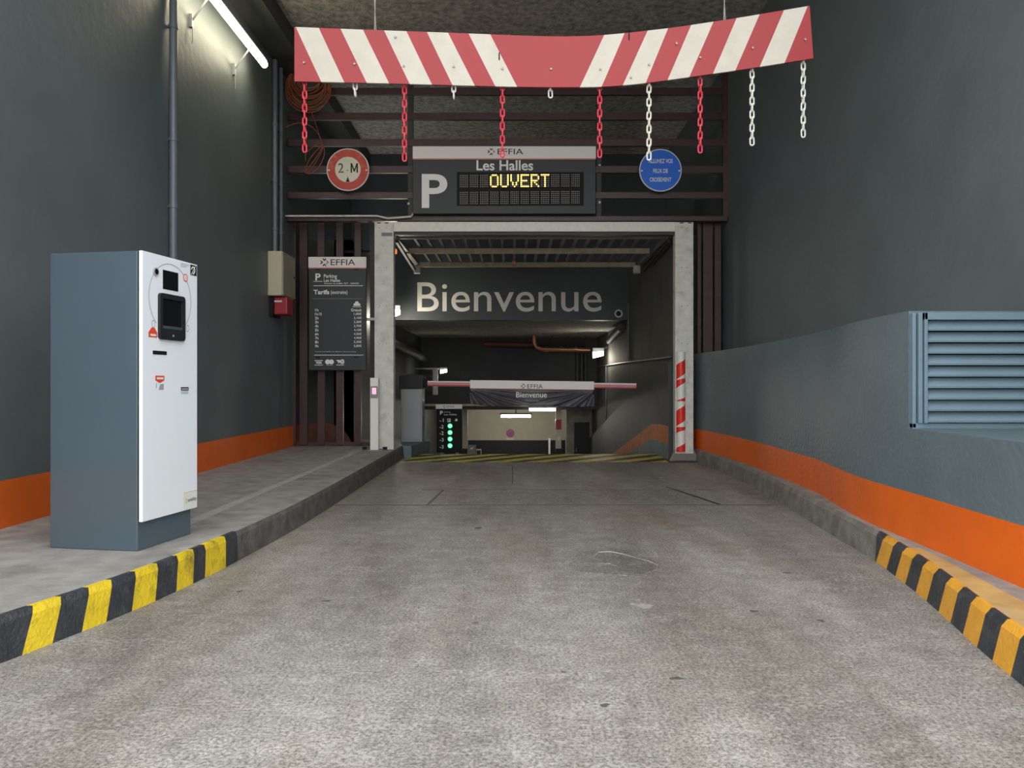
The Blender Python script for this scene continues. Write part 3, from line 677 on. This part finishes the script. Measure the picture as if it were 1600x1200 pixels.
for k, (a, p) in enumerate(rows):
    yb_ = 486.6+k*6.25; T(a, 492.2, yb_, 10.5 if k == 1 else 5.6, 4.2); T(p, 565, yb_, 16.5 if k == 0 else 12, 4.4, 'r')
b = MB(); b.poly([(X(x), F, Z(y)) for x, y in ((552.5, 478), (563, 478), (563, 474.5), (561, 474), (559.6, 471), (555.6, 471), (554.4, 474), (552.5, 474.5))]); part('car_mark', b, 'letter', t); ln(551, 564.5, 479)
T('Tous les tarifs détaillés sont affichés en caisse automatique', 492.5, 550.5, 64, 1.8, bd=0); ln(491, 568, 554.4)
ln(491.5, 504.5, 563); ln(491.5, 504.5, 570); T('VISA', 493.5, 568.6, 9.5, 4, bd=.03)
b = MB(); b.disc((X(512), F, Z(565.5)), 3.9/1200*D, 20); b.disc((X(518), F-.0005, Z(565.5)), 3.9/1200*D, 20); part('card_mark', b, 'letter', t); ln(510, 520, 570.6, .4)
b = MB().ring((X(534.8), F, Z(565)), .019, .036, 18, t0=.05, t1=.95); b.poly([(X(x), F, Z(y)) for x, y in ((525, 562.5), (531, 562.5), (531.5, 565.5), (528.8, 568), (528, 565)) ]); b.poly([(X(x), F-.0005, Z(y)) for x, y in ((531, 564.4), (538, 564.4), (538, 565.6), (531, 565.6))]); part('card_mark', b, 'letter', t); ln(525.5, 537.5, 569.8)
for px, py in ((497, 420.8), (557, 420.8), (497, 558.5), (557, 558.5)): part('fixing', MB().box(X(px-4), X(px+3), D-.004, D, Z(py+.9), Z(py-.9)), 'black', t)

# ---------------------------------------------------------------- striped clearance board, wires, chains
DB = 5.2
PT = [(460, 42), (560, 46), (700, 51), (800, 55), (860, 57), (920, 56.5), (960, 53.5), (1050, 43.5), (1150, 28.5), (1265, 9)]
PB = [(460, 127), (600, 130), (780, 135), (860, 136.3), (940, 136), (1000, 131), (1080, 120), (1170, 107), (1271, 91)]
def cur(P, x):
    def lin(x):
        if x <= P[0][0]: (xa, ya), (xb, yb) = P[0], P[1]
        elif x >= P[-1][0]: (xa, ya), (xb, yb) = P[-2], P[-1]
        else:
            for (xa, ya), (xb, yb) in zip(P, P[1:]):
                if xa <= x <= xb: break
        return ya+(yb-ya)*(x-xa)/(xb-xa)
    return sum(lin(x+d) for d in (-24, -12, 0, 12, 24))/5
def bpt(xt, xb, r, back=0):
    x = xt+(xb-xt)*r; z = cur(PT, x)+(cur(PB, x)-cur(PT, x))*r; p = at(x, z, DB); return Vector((p.x, p.y+back, p.z))
tops = [460, 462, 498, 532, 567, 600, 635, 667, 700, 732, 766, 944, 976, 1012, 1044, 1080, 1115, 1151, 1187, 1225, 1262, 1265]
bots = [460, 502, 538, 573, 608, 640, 675, 707, 742, 774, 808, 906, 940, 973, 1009, 1043, 1077, 1114, 1149, 1187, 1226, 1271]
t = thing('clearance_board', 'sagging red and white striped height clearance board hung over the lane', 'barrier board', at(865, 100, DB))
b = MB()
for k in range(len(tops)-1):
    n = 8 if tops[k+1]-tops[k] > 100 else 3; m = 1 if k % 2 == 1 else 0
    for i in range(n):
        fa, fb = i/n, (i+1)/n
        ta, tb_ = tops[k]+(tops[k+1]-tops[k])*fa, tops[k]+(tops[k+1]-tops[k])*fb
        ba, bb = bots[k]+(bots[k+1]-bots[k])*fa, bots[k]+(bots[k+1]-bots[k])*fb
        for j in range(4):
            ra, rb_ = j/4, (j+1)/4
            b.poly([bpt(ta, ba, rb_), bpt(tb_, bb, rb_), bpt(tb_, bb, ra), bpt(ta, ba, ra)], m)
            b.poly([bpt(ta, ba, ra, .015), bpt(tb_, bb, ra, .015), bpt(tb_, bb, rb_, .015), bpt(ta, ba, rb_, .015)], m)
        b.poly([bpt(ta, ba, 0), bpt(tb_, bb, 0), bpt(tb_, bb, 0, .015), bpt(ta, ba, 0, .015)], m)
        b.poly([bpt(ta, ba, 1, .015), bpt(tb_, bb, 1, .015), bpt(tb_, bb, 1), bpt(ta, ba, 1)], m)
for k, fl in ((0, 0), (len(tops)-1, 1)):
    q = [bpt(tops[k], bots[k], 0), bpt(tops[k], bots[k], 1), bpt(tops[k], bots[k], 1, .015), bpt(tops[k], bots[k], 0, .015)]; b.poly(q if fl else q[::-1])
part('panel', b, ['redb', 'whb'], t)
for px, py in ((475, 98), (554, 100), (631, 103), (709, 104), (785, 107), (861, 108), (938, 108), (1014, 101), (1094, 90), (1176, 75), (1258, 62), (618, 58), (1057, 68), (986, 121)):
    part('bolt', MB().disc(at(px, py, DB-.002), .0075, 10, ext=(0, -.006, 0)), 'wire', t)
for px, py in ((983, 57), (780, 88)): part('slot', MB().box(at(px, py, DB-.002).x-.004, at(px, py, DB-.002).x+.004, DB-.003, DB-.001, at(px, py, DB).z-.025, at(px, py, DB).z+.025), 'black', t)
for px, py, nm in ((585, 46, 'thin wire holding the level end of the striped board'), (1131, 31, 'thin wire holding the raised end of the striped board')):
    p = at(px, py, DB+.007)
    single('hanging_wire', MB().tube([(p.x, p.y, p.z-.03), (p.x+.008, p.y, p.z+.3), (p.x-.006, p.y, p.z+.8), (p.x, p.y, ZC)], .0035, 6).tube([(p.x+.012, p.y, p.z-.02), (p.x-.004, p.y, p.z+.25), (p.x+.006, p.y, p.z+.8), (p.x, p.y, ZC)], .003, 6), 'wire', nm, 'wire', smooth=True)
PITCH = .0455; WR_ = .0056; LO = .0675; LW = .036
def linkmesh(m):
    r = LW/2-WR_; h = LO/2-LW/2; pth = []
    for k in range(7): a = math.pi*k/6; pth.append((r*math.cos(a), 0, h+r*math.sin(a)))
    for k in range(7): a = math.pi+math.pi*k/6; pth.append((r*math.cos(a), 0, -h+r*math.sin(a)))
    return MB().tube(pth, WR_, 6, closed=True).mesh('link', m, smooth=True)
LM = {'r': linkmesh('chr'), 'w': linkmesh('chw')}
chains = [(476, 240, 'r', 'red plastic chain in front of the orange cable coil'), (555, 151, 'w', 'short white chain stub next to the cable coil'), (632, 246, 'r', 'red plastic chain between the height limit sign and the lit sign'),
          (709, 151, 'w', 'short white chain stub between two long red chains'), (785, 248, 'r', 'red plastic chain in front of the lit sign logo'), (860, 148, 'w', 'single white chain link under the solid red middle of the board'),
          (937, 249, 'r', 'red plastic chain between the lit sign and the blue round sign'), (1014, 244, 'w', 'long white plastic chain touching the rim of the blue round sign'), (1094, 233, 'r', 'red plastic chain hanging between two long white chains'),
          (1175, 222, 'w', 'long white plastic chain next to the one at the raised end'), (1255, 213, 'w', 'long white plastic chain at the raised end of the board')]
for px, py, cc, lab in chains:
    top = at(px, cur(PB, px), DB+.036); top.z += .034 if px not in (555, 709) else .012; bot = at(px, py, DB).z
    t = thing('hanging_chain', lab, 'chain', (top.x, top.y, top.z), 0, 'plastic chains under the striped board')
    n = max(1, round((top.z-bot-LO)/PITCH)+1); flip = 1 if px in (555, 709) else 0
    if px in (555, 709): n = 2
    for k in range(n):
        o = bpy.data.objects.new('link', LM[cc]); COL.objects.link(o); o.parent = t
        o.location = (0, 0, -LO/2-(n-1-k)*PITCH)
        o.rotation_euler = (random.uniform(-.05, .05), random.uniform(-.04, .04), (R(90) if (k+flip) % 2 else 0)+random.uniform(-.12, .12))
    # an eyelet ties the top link to the board
    part('eyelet', MB().tube([(top.x, DB+.0155, top.z-.016), (top.x, top.y+.008, top.z-.016)], .004, 6), 'wire', t)

# ---------------------------------------------------------------- gate
D = 11.5
t = thing('steel_gateway', 'pale galvanised steel gateway of two posts and a top beam', 'gateway', (xpx(835, D), D, 0))
p1 = part('post', MB().box(xpx(585, D), xpx(615, D), D, D+.16, ZS, zpx(347, D)), 'galv', t, bevel=.005)
p2 = part('post', MB().box(xpx(1055, D), xpx(1083.5, D), D, D+.16, .01, zpx(347, D)), 'galv', t, bevel=.005)
part('top_beam', MB().box(xpx(615, D), xpx(1055, D), D+.01, D+.16, zpx(361.5, D), zpx(346.5, D)), 'galv_beam', t, bevel=.005)
part('under_rail', MB().box(xpx(615, D), xpx(1055, D), D+.05, D+.16, zpx(366, D), zpx(361.5, D)), 'darksteel', t)
for px in (592, 604, 1065, 1078): part('slot', MB().box(xpx(px-3, D), xpx(px+3, D), D-.002, D, zpx(349, D), zpx(347.6, D)), 'black', t)
part('badge', MB().box(xpx(596, D), xpx(613, D), D-.003, D, zpx(369, D), zpx(363.5, D)), 'pipe', p1)
rr = random.Random(11)
for p, xs_ in ((p1, (593, 604)), (p2, (1065, 1074))):
    for py in (356, 418, 478, 537, 598, 660):
        for px in xs_: part('screw', MB().disc((xpx(px, D), D, zpx(py, D)), .007, 8, ext=(0, -.004, 0)), 'greysteel', p)
part('base_plate', MB().box(xpx(1045, D), xpx(1087, D), D-.10, D+.24, 0, .018), 'darksteel', p2)
for s, xx in ((1, xpx(1055, D)), (-1, xpx(1083.5, D))):
    part('gusset', MB().prism([(xx, D-.004, .018), (xx-s*.09, D-.004, .018), (xx, D-.004, .2)], (0, .02, 0)), 'greysteel', p2)
part('foot_collar', MB().box(xpx(1053, D), xpx(1085, D), D-.01, D+.17, .018, .13), 'greysteel', p2, bevel=.01)
# striped corner guard on the right post
g = thing('post_guard', 'red and white striped half round guard on the gate post by the low wall', 'post guard', (xpx(1065, D), D-.001, zpx(705, D)))
gx, gr, z0, z1 = xpx(1064.7, D-.05), .068, zpx(705.5, D-.03), zpx(550, D-.03)
b = MB(); NA = 10
cuts = [(550, 550), (571, 559), (594.5, 580.5), (594.5, 589.7), (607.5, 594.5), (627, 619), (627, 627), (643, 630), (667.5, 653.5), (667.5, 666.5), (677, 669.5), (701, 690), (705.5, 705.5)]   # white and red by turns, each cut slanted
def rowpts(c): return [(k/NA, c[0]+(c[1]-c[0])*k/NA) for k in range(NA+1)]
def gp(u, py):
    py = min(max(py, 550), 705.5); a = math.pi*(1-u); return Vector((gx+gr*math.cos(a), D-.001-.07*math.sin(a), zpx(py, D-.03)))
for i in range(len(cuts)-1):
    A = rowpts(cuts[i]); B = rowpts(cuts[i+1])
    for k in range(NA):
        q = [gp(*A[k]), gp(*A[k+1]), gp(*B[k+1]), gp(*B[k])]
        if (q[0]-q[3]).length+(q[1]-q[2]).length > 1e-5: b.poly(q, i % 2)
part('shell', b, ['refwhite', 'refred'], g)
part('cap', MB().poly([gp(k/NA, 550) for k in range(NA+1)]), 'darksteel', g)
# tilt-up gate leaf
ZG = 3.45
t = thing('overhead_gate', 'raised tilting gate of steel tubes lying flat under the frame', 'gate', (.26, 13.2, ZG-.06))
xg0, xg1 = -1.76, 2.40
for ya, nm, m in ((11.78, 'front_rail', 'greysteel'), (13.12, 'cross_bar', 'galv_d'), (14.62, 'cross_bar', 'galv_d')):
    part(nm, MB().box(xg0-(.06 if ya > 12 else 0), xg1-(.05 if ya > 12 else 0), ya, ya+.06, ZG-.05, ZG+.04), m, t, bevel=.004)
for x in (xg0-.05, xg1+.03): part('side_rail', MB().box(x-.03, x+.05, 11.665, 14.7, ZG-.03, ZG+.05), 'greysteel', t, bevel=.004)
for k in range(20):
    x = xg0+.2+k*.2; part('tube', MB().box(x-.022, x+.022, 11.78, 14.68, ZG+.04, ZG+.09), 'greysteel', t)
for x in (xg0-.05, xg1-.02): part('counterweight', MB().box(x-.06, x+.06, 14.6, 14.72, ZG-.17, ZG-.02), 'galv', t, bevel=.004)
for x, s in ((xg0-.02, 1), (xg1+.02, -1)):
    part('lift_arm', MB().obox((x-.02, 11.85, ZG-.10), (.04, 0, 0), (0, 2.2, -.12), (0, 0, .05)), 'darksteel', t)
single('gate_latch', MB().box(.0, .07, 13.9, 14.1, ZG-.12, ZG-.05), 'rust', 'small copper coloured latch under the raised gate', 'latch', bevel=.01)
t = thing('warning_beacon', 'small orange beacon light behind the gate post', 'beacon', at(616, 393, 12.4))
c = at(617, 393, 12.4); part('lens', MB().tube([(c.x-.05, c.y, c.z), (c.x+.03, c.y, c.z)], [.05, .04], 12), 'orlamp', t, smooth=True)
part('mount', MB().box(c.x-.09, c.x-.05, c.y-.03, c.y+.03, c.z-.05, c.z+.05), 'black', t); part('arm', MB().box(-2.7, c.x-.08, c.y-.012, c.y+.012, c.z-.02, c.z+.02), 'black', t)

# sensor post on the sidewalk
D = 11.3
t = thing('sensor_post', 'slim beige reader post with a pink lit window beside the gate post', 'post', (xpx(585, D), D, ZS))
part('column', MB().box(xpx(578.3, D), xpx(591, D), D, D+.10, ZS, zpx(590.5, D)), 'signhead', t, bevel=.004)
part('reader', MB().box(xpx(579.3, D), xpx(590.5, D), D-.012, D, zpx(622, D), zpx(603.5, D)), 'cab', t, bevel=.003)
part('lit_window', MB().box(xpx(581.7, D), xpx(588, D), D-.014, D-.010, zpx(616, D), zpx(606, D)), 'pink', t)
part('base_plate', MB().disc((xpx(584.7, D), D+.05, ZS), .19, 24, (1, 0, 0), (0, .6, 0), (0, 0, .012)), 'greysteel', t)
for sx in (-1, 1): part('bolt', MB().box(xpx(584.7, D)+sx*.15-.03, xpx(584.7, D)+sx*.15+.03, D+.03, D+.07, ZS+.012, ZS+.05), 'black', t)

# ---------------------------------------------------------------- vent in the low wall
t = thing('louvre_vent', 'blue grey painted metal louvre vent in the step of the low wall', 'vent', (2.9, 4.84, .89))
xv0, xv1, zv0, zv1 = 2.505, 3.295, .895, 1.615
part('frame_side', MB().box(xv0, xv0+.022, 4.80, 4.84, zv0, zv1), 'vent', t, bevel=.003)
part('frame_side', MB().box(xv0+.03, xv0+.055, 4.785, 4.84, zv0+.03, zv1), 'vent', t, bevel=.003)
part('frame_side', MB().box(xv0+.062, xv0+.082, 4.775, 4.84, zv0+.03, zv1), 'vent', t, bevel=.003)
part('frame_top', MB().box(xv0+.062, xv1, 4.775, 4.84, zv1-.045, zv1), 'vent', t, bevel=.003)
part('sill', MB().box(xv0, xv1, 4.80, 4.84, zv0-.005, zv0+.03), 'vent', t, bevel=.003)
part('backing', MB().box(xv0+.06, xv1, 4.832, 4.839, zv0, zv1), 'black', t)
for k in range(9):
    z = zv0+.035+k*.0715
    part('slat', MB().prism([(xv0+.082, 4.778, z), (xv0+.082, 4.776, z+.012), (xv0+.082, 4.822, z+.066), (xv0+.082, 4.828, z+.058)], (xv1-xv0-.082, 0, 0)), 'vent', t)
single('wall_pipe', MB().tube([(3.26, 4.85, 1.665), (3.25, 4.4, 1.68), (3.24, 3.5, 1.71), (3.24, 1.0, 1.78)], .03, 12), 'pipe', 'grey pipe running along the right wall above the vent', 'pipe', smooth=True)

# ---------------------------------------------------------------- inside the gate: barrier
D = 12.9
t = thing('parking_barrier', 'grey barrier machine with a lowered white and red arm and hanging welcome banner', 'barrier', (xpx(643, D), D, ZS))
part('body', MB().box(xpx(626, D), xpx(660, D), D, D+.36, ZS, zpx(607, D)), 'cab', t, bevel=.012)
part('door', MB().box(xpx(629, D), xpx(657.5, D), D-.01, D, ZS+.04, zpx(609, D)), 'cab', t, bevel=.005)
b = MB().prism([(xpx(624, D), D-.03, zpx(607.5, D)), (xpx(661.5, D), D-.03, zpx(607.5, D)), (xpx(661.5, D), D-.03, zpx(586, D)), (xpx(641, D), D-.03, zpx(584, D)), (xpx(624, D), D-.03, zpx(587, D))], (0, .42, 0)); part('cap', b, 'bezel', t, bevel=.01)
D = 13.0
X = lambda x: xpx(x, D); Z = lambda y: zpx(y, D)
sl = lambda x: (x-664)*.012
def armseg(xa, xb, ya, yb, d0, d1): return MB().prism([(X(xa), d0, Z(yb+sl(xa))), (X(xb), d0, Z(yb+sl(xb))), (X(xb), d0, Z(ya+sl(xb))), (X(xa), d0, Z(ya+sl(xa)))], (0, d1-d0, 0))
arm = part('arm', armseg(664, 994.5, 595, 600.5, D, D+.09), 'white', t, bevel=.006, label='white barrier arm')
part('red_strip', armseg(666, 735, 597.2, 601.2, D-.012, D), 'armred', arm); part('red_strip', armseg(928, 994, 597.5, 601.8, D-.012, D), 'armred', arm)
part('under_rail', armseg(668, 994, 600.5, 603.3, D+.01, D+.08), 'redbox', arm)
part('hub', MB().box(X(659), X(668), D-.02, D+.12, Z(606), Z(592)), 'black', t, bevel=.006)
ban = armseg(734.5, 928, 593, 606.2, D-.03, D-.012); fas = part('fascia', ban, 'signhead', t, bevel=.004)
part('accent_line', armseg(734.5, 928, 605.4, 606.4, D-.0305, D-.029), 'peach', fas)
b = MB(); NX, NZ = 110, 24; grid = []
for i in range(NX+1):
    u = i/NX; col = []
    xx = 734.5+193.5*u
    bot = 632.5+.8*math.sin(u*9)-(3*max(0, .14-u)/.14)-(1*max(0, u-.90)/.10)
    for j in range(NZ+1):
        v = j/NZ; calm = 1-.85*math.exp(-((u-.5)/.17)**4)
        ang = math.atan2(v*.5, u+.02) if u < .5 else math.atan2(v*.5, 1.02-u)
        dy = calm*min(1, 4*v)*(.026*math.sin(ang*19+.6)+.012*math.sin(ang*41+u*6)+.008*math.sin(u*70+v*3)*v)
        yp = 605.5+sl(xx)+(bot-605.5)*v; col.append((X(xx), D-.005+dy, Z(yp)))
    grid.append(col)
for i in range(NX):
    for j in range(NZ): b.poly([grid[i][j], grid[i][j+1], grid[i+1][j+1], grid[i+1][j]])
bo = part('banner', b, 'banner', t, smooth=True, label='wrinkled dark fabric banner')
bo.data.polygons.foreach_set('use_smooth', [True]*len(bo.data.polygons))
import bmesh
bm = bmesh.new(); bm.from_mesh(bo.data); bmesh.ops.remove_doubles(bm, verts=bm.verts, dist=1e-5); bm.to_mesh(bo.data); bm.free()
sd = bo.modifiers.new('thick', 'SOLIDIFY'); sd.thickness = .004
logo(fas, (X(817.5), D-.032, Z(603.2)), .085, mats=('ink', 'ink')); text('EFFIA', 'ink', fas, (X(824), D-.032, Z(607)), w=24/1200*D, h=6.6/1200*D)
text('Bienvenue', 'letter', bo, (X(806.5), D-.03, Z(621)), w=48/1200*D, h=8.5/1200*D, bold=.006); text('Welcome', 'inkgrey', bo, (X(820), D-.03, Z(627.6)), w=21.5/1200*D, h=4/1200*D)

# level display
D = 14.6
X = lambda x: xpx(x, D); Z = lambda y: zpx(y, D)
t = thing('level_display', 'black level display board with green lights beyond the barrier cabinet', 'sign', (X(702), D, zr(D)))
part('housing', MB().box(X(682), X(722), D, D+.1, Z(707), Z(632.5)), 'black', t, bevel=.004)
part('header', MB().box(X(681), X(722), D-.006, D+.05, Z(638.8), Z(632)), 'signhead', t)
for sx in (690, 714): part('support_post', MB().box(X(sx)-.03, X(sx)+.03, D+.02, D+.08, zr(D)-.02, Z(707)), 'greysteel', t)
logo(t, (X(694.5), D-.007, Z(635.4)), .06, mats=('ink', 'ink')); text('EFFIA', 'ink', t, (X(698), D-.007, Z(637)), w=12/1200*D, h=3.4/1200*D)
text('P', 'letter', t, (X(687.5), D-.003, Z(648)), w=4.6/1200*D, h=6/1200*D, bold=.03); text('Parking', 'letter', t, (X(694), D-.003, Z(645)), w=10/1200*D, h=2/1200*D); text('Les Halles', 'letter', t, (X(694), D-.003, Z(649)), w=19.5/1200*D, h=2.8/1200*D)
for s, yb_ in (('-1', 659.5), ('-2', 669.5), ('-2', 679.5), ('-3', 690), ('-3', 701)): text(s, 'letter', t, (X(687), D-.003, Z(yb_)), w=6.2/1200*D, h=5.6/1200*D, bold=.01)
b = MB(); b.box(X(699), X(704), D-.004, D, Z(659.5), Z(654)); part('symbol_plate', b, 'letter', t); text('P', 'black', t, (X(700), D-.0055, Z(658.8)), h=4/1200*D, bold=.03)
b = MB().poly([(X(x), D-.003, Z(y)) for x, y in ((711, 658), (715, 658), (715, 656), (714, 654), (712, 654), (711, 656))]); part('symbol_plate', b, 'letter', t)
for yc in (665.5, 675.8, 686, 696.4):
    l = part('green_light', MB().disc((X(703.2), D-.003, Z(yc)), 3.7/1200*D, 18), 'green', t); part('light_core', MB().disc((X(703.2), D-.005, Z(yc)), 2.6/1200*D, 14), 'greenw', l)

# ramp interior fittings
t = thing('dome_camera', 'small round surveillance camera on the dark lintel beside the lettering', 'camera', at(966, 490, YB))
c = at(966.5, 490, YB-.05); part('ring', MB().ring(c, .055, .088, 24), 'galv', t); part('body', MB().disc((c.x, c.y+.05, c.z), .088, 24, ext=(0, -.048, 0)), 'bezel', t); part('lens', MB().disc((c.x, c.y-.001, c.z), .05, 18), 'screen', t)
def bulkhead(c, d, label, strength, col=(1, .93, .76), size=(.22, .12)):
    t = thing('wall_lamp', label, 'lamp', c)
    part('housing', MB().box(c.x-size[0]/2-.02, c.x+size[0]/2+.02, c.y, c.y+.18, c.z+.0, c.z+size[1]*.7), 'cab', t, bevel=.01)
    part('lit_glass', MB().prism([(c.x-size[0]/2, c.y-.01, c.z), (c.x+size[0]/2, c.y-.01, c.z+.02), (c.x+size[0]/2, c.y-.03, c.z-size[1]*.6), (c.x-size[0]/2, c.y-.03, c.z-size[1])], (0, .17, 0)), 'lens2', t)
    part('bracket', MB().tube([(c.x, c.y+.1, c.z+.04), d], .025, 8), 'cab', t)
    ld = bpy.data.lights.new('lamp_light', 'POINT'); ld.energy = strength; ld.color = col; ld.shadow_soft_size = .08
    lo = bpy.data.objects.new('lamp_light', ld); COL.objects.link(lo); lo.parent = t; lo.location = (0, -.12, -.2)
    return t
bulkhead(at(935, 550, 20), (2.52, 20.2, 2.15), 'bright floodlight on the right wall of the ramp', 6, size=(.26, .16))
bulkhead(at(693, 578, 21), (-2.7, 21.2, 1.6), 'small lit lamp by the white stub pipe on the left of the ramp', 1.5, size=(.17, .10))
bulkhead(at(618.5, 484, 15.6), (-2.7, 15.8, 2.75), 'small lit lamp just behind the left gate post', 16, size=(.14, .14))
t = thing('pipe_stub', 'pale vertical pipe stub beside a small lamp on the left of the ramp', 'pipe', at(680, 617, 20.6))
part('tube', MB().tube([at(680, 576, 20.6), at(680, 617, 20.6)], .075, 14), 'galv', t, smooth=True)
for py in (588, 608): part('bracket', MB().box(-2.7, at(680, py, 20.6).x-.06, 20.58, 20.62, at(680, py, 20.6).z-.02, at(680, py, 20.6).z+.02), 'darksteel', t)
def ceil_tube(name, xa, xb, y, d, label, m='lens3'):
    t = thing(name, label, 'lamp', at((xa+xb)/2, y, d)); a = at(xa, y, d); b2 = at(xb, y, d)
    part('lit_tube', MB().tube([a, b2], .05, 12), m, t, smooth=True)
    part('housing', MB().box(a.x-.04, b2.x+.04, d-.05, d+.05, a.z+.04, a.z+.11), 'cab', t)
    part('hanger', MB().box((a.x+b2.x)/2-.02, (a.x+b2.x)/2+.02, d-.02, d+.02 if d > 22.8 else 22.8, a.z+.1 if d > 22.8 else a.z-.008, .45 if d > 22.8 else a.z+.045), 'darksteel', t)
ceil_tube('tube_lamp', 827, 868, 639.5, 22.5, 'lit fluorescent tube just under the banner edge', 'lens2')
ceil_tube('tube_lamp', 783, 829, 650, 27.5, 'lit fluorescent tube in front of the cream wall')
# pipes under the soffit
D = 21.8
t = thing('sprinkler_pipe', 'copper coloured pipe with a bend under the ramp soffit', 'pipe', at(878, 546, D))
part('run', MB().tube([at(834.5, 522, D), at(835, 536, D), at(838, 543, D), at(848, 545.5, D), at(922, 547, D)], .06, 10), 'rust', t, smooth=True)
for px in (834.5, 862, 888, 915): part('hanger', MB().tube([at(px, 524 if px < 840 else 545, D), (at(px, 0, D).x, D, 2.55)], .014, 6), 'darksteel', t)
for px in (852, 875, 898): part('coupling', MB().tube([at(px, 545.7, D), at(px+4, 545.9, D)], .075, 10), 'rust', t, smooth=True)
t = thing('sprinkler_pipe', 'dark red pipe beside the copper pipe under the soffit', 'pipe', at(795, 538, D+.3))
part('run', MB().tube([at(756, 537, D+.3), at(834, 539, D+.3)], .07, 10), 'redpipe', t, smooth=True)
for px in (766, 822): part('hanger', MB().tube([at(px, 537, D+.3), (at(px, 0, D+.3).x, D+.3, 2.55)], .014, 6), 'darksteel', t)
single('duct_pipe', MB().tube([(-2.55, 15.2, 2.05), (-2.5, 22, 1.9)], .11, 12), 'tunnel', 'fat dark duct along the left wall of the ramp', 'pipe', smooth=True)
single('duct_pipe', MB().tube([(2.42, 17, 2.42), (2.41, 18.0, 2.34), (2.40, 18.9, 2.24)], .09, 12), 'tunnel', 'dark pipe on the right wall leading to the floodlight', 'pipe', smooth=True)
single('conduit_pipe', MB().tube([(2.495, 12.1, 1.60), (2.495, 16.45, 1.64), (2.495, 22.5, 1.67)], .02, 8), 'pipe', 'thin dark conduit along the right wall of the ramp', 'pipe', smooth=True)
single('conduit_pipe', MB().tube([(2.50, 16.46, 2.9), (2.50, 16.46, 1.66)], .02, 8), 'pipe', 'thin upright conduit at the corner of the lintel', 'pipe', smooth=True)
single('conduit_pipe', MB().tube([(2.50, 20.4, 1.64), (2.50, 20.4, .2)], .018, 8), 'pipe', 'thin upright conduit below the floodlight', 'pipe', smooth=True)
for k, px in enumerate((902, 909, 915)):
    single('riser_pipe', MB().tube([at(px, 552, 22.7), at(px, 627, 22.7)], .05, 10), 'tunnel', ('dark riser pipe farthest from the floodlight', 'middle dark riser pipe of three by the floodlight', 'dark riser pipe next to the floodlight')[k], 'pipe', 'riser pipes against the drop wall', smooth=True)
single('soffit_pipe', MB().tube([(-2.6, 22.755, .54), (2.4, 22.755, .54)], .04, 8), 'galv_d', 'horizontal pipe along the lower edge of the drop wall', 'pipe', smooth=True)
# columns and wall things of the lower level
D = 24.0
for xa, xb, lab, red in ((722, 730.5, 'pale square column beside the level display', 0), (868.5, 877, 'pale column with a red band below the banner', 1)):
    t = thing('column', lab, 'column', (xpx((xa+xb)/2, D), D, -2.0))
    part('shaft', MB().box(xpx(xa, D), xpx(xb, D), D, D+.2, zpx(701, D), .41), 'cream', t)
    part('foot', MB().box(xpx(xa, D), xpx(xb, D), D, D+.2, -2.0, zpx(701, D)), 'dado', t)
    if red:
        part('red_band', MB().box(xpx(xa, D)-.004, xpx(xb, D)+.004, D-.01, D+.2, zpx(671, D), zpx(655.5, D)), 'redbox', t)
        part('small_plate', MB().box(xpx(871, D), xpx(875, D), D-.01, D, zpx(688, D), zpx(682.5, D)), 'white', t)
single('drain_post', MB().box(xpx(857, 29), xpx(860, 29), 29, 29.06, -2.0, zpx(685, 29)), 'white', 'thin white post in front of the dark dado', 'post', bevel=.005)
c = at(797.5, 677, 30.95)
t = thing('no_parking_sign', 'small round blue and red no parking sign on the cream wall', 'sign', c)
part('plate', MB().disc((c.x, 30.98, c.z), .165, 28, ext=(0, -.02, 0)), 'stred', t); part('face', MB().disc((c.x, 30.955, c.z), .13, 24), 'purple', t)
part('bar_mark', MB().poly([(c.x-.10, 30.95, c.z+.07), (c.x-.07, 30.95, c.z+.10), (c.x+.10, 30.95, c.z-.07), (c.x+.07, 30.95, c.z-.10)]), 'stred', t)
part('plaque', MB().box(c.x-.16, c.x+.14, 30.96, 30.99, c.z-.27, c.z-.19), 'white', t)
t = thing('block_unit', 'small grey concrete block with a dark symbol beside the level display', 'block', (xpx(736, 18), 18, zr(18)))
part('body', MB().box(xpx(730, 18), xpx(743.5, 18), 18, 18.2, zr(18), zpx(696, 18)), 'concrete', t, bevel=.01)
part('symbol', MB().poly([(xpx(x, 18), 17.996, zpx(y, 18)) for x, y in ((734, 702), (736, 699), (737, 700), (740, 698), (738, 702))]), 'letter', t)
single('small_sign_frame', MB().box(xpx(743.8, 18), xpx(752, 18), 18.05, 18.1, zpx(704, 18), zpx(702, 18)).box(xpx(751, 18), xpx(752, 18), 18.05, 18.1, zr(18.1), zpx(702, 18)).box(xpx(743.8, 18), xpx(744.6, 18), 18.05, 18.1, zr(18.1), zpx(702, 18)), 'white', 'small white edged stand next to the concrete block', 'stand')
t = thing('service_door', 'dark blue metal door beside the concrete pier', 'door', (xpx(910, 24.1), 24.1, -2.0))
part('leaf', MB().box(xpx(897.5, 24.1), xpx(921, 24.1), 24.12, 24.19, -2.0, zpx(660, 24.1)), 'dado', t); part('handle', MB().box(xpx(900, 24.1), xpx(901, 24.1), 24.08, 24.12, -.95, -.85), 'greysteel', t)
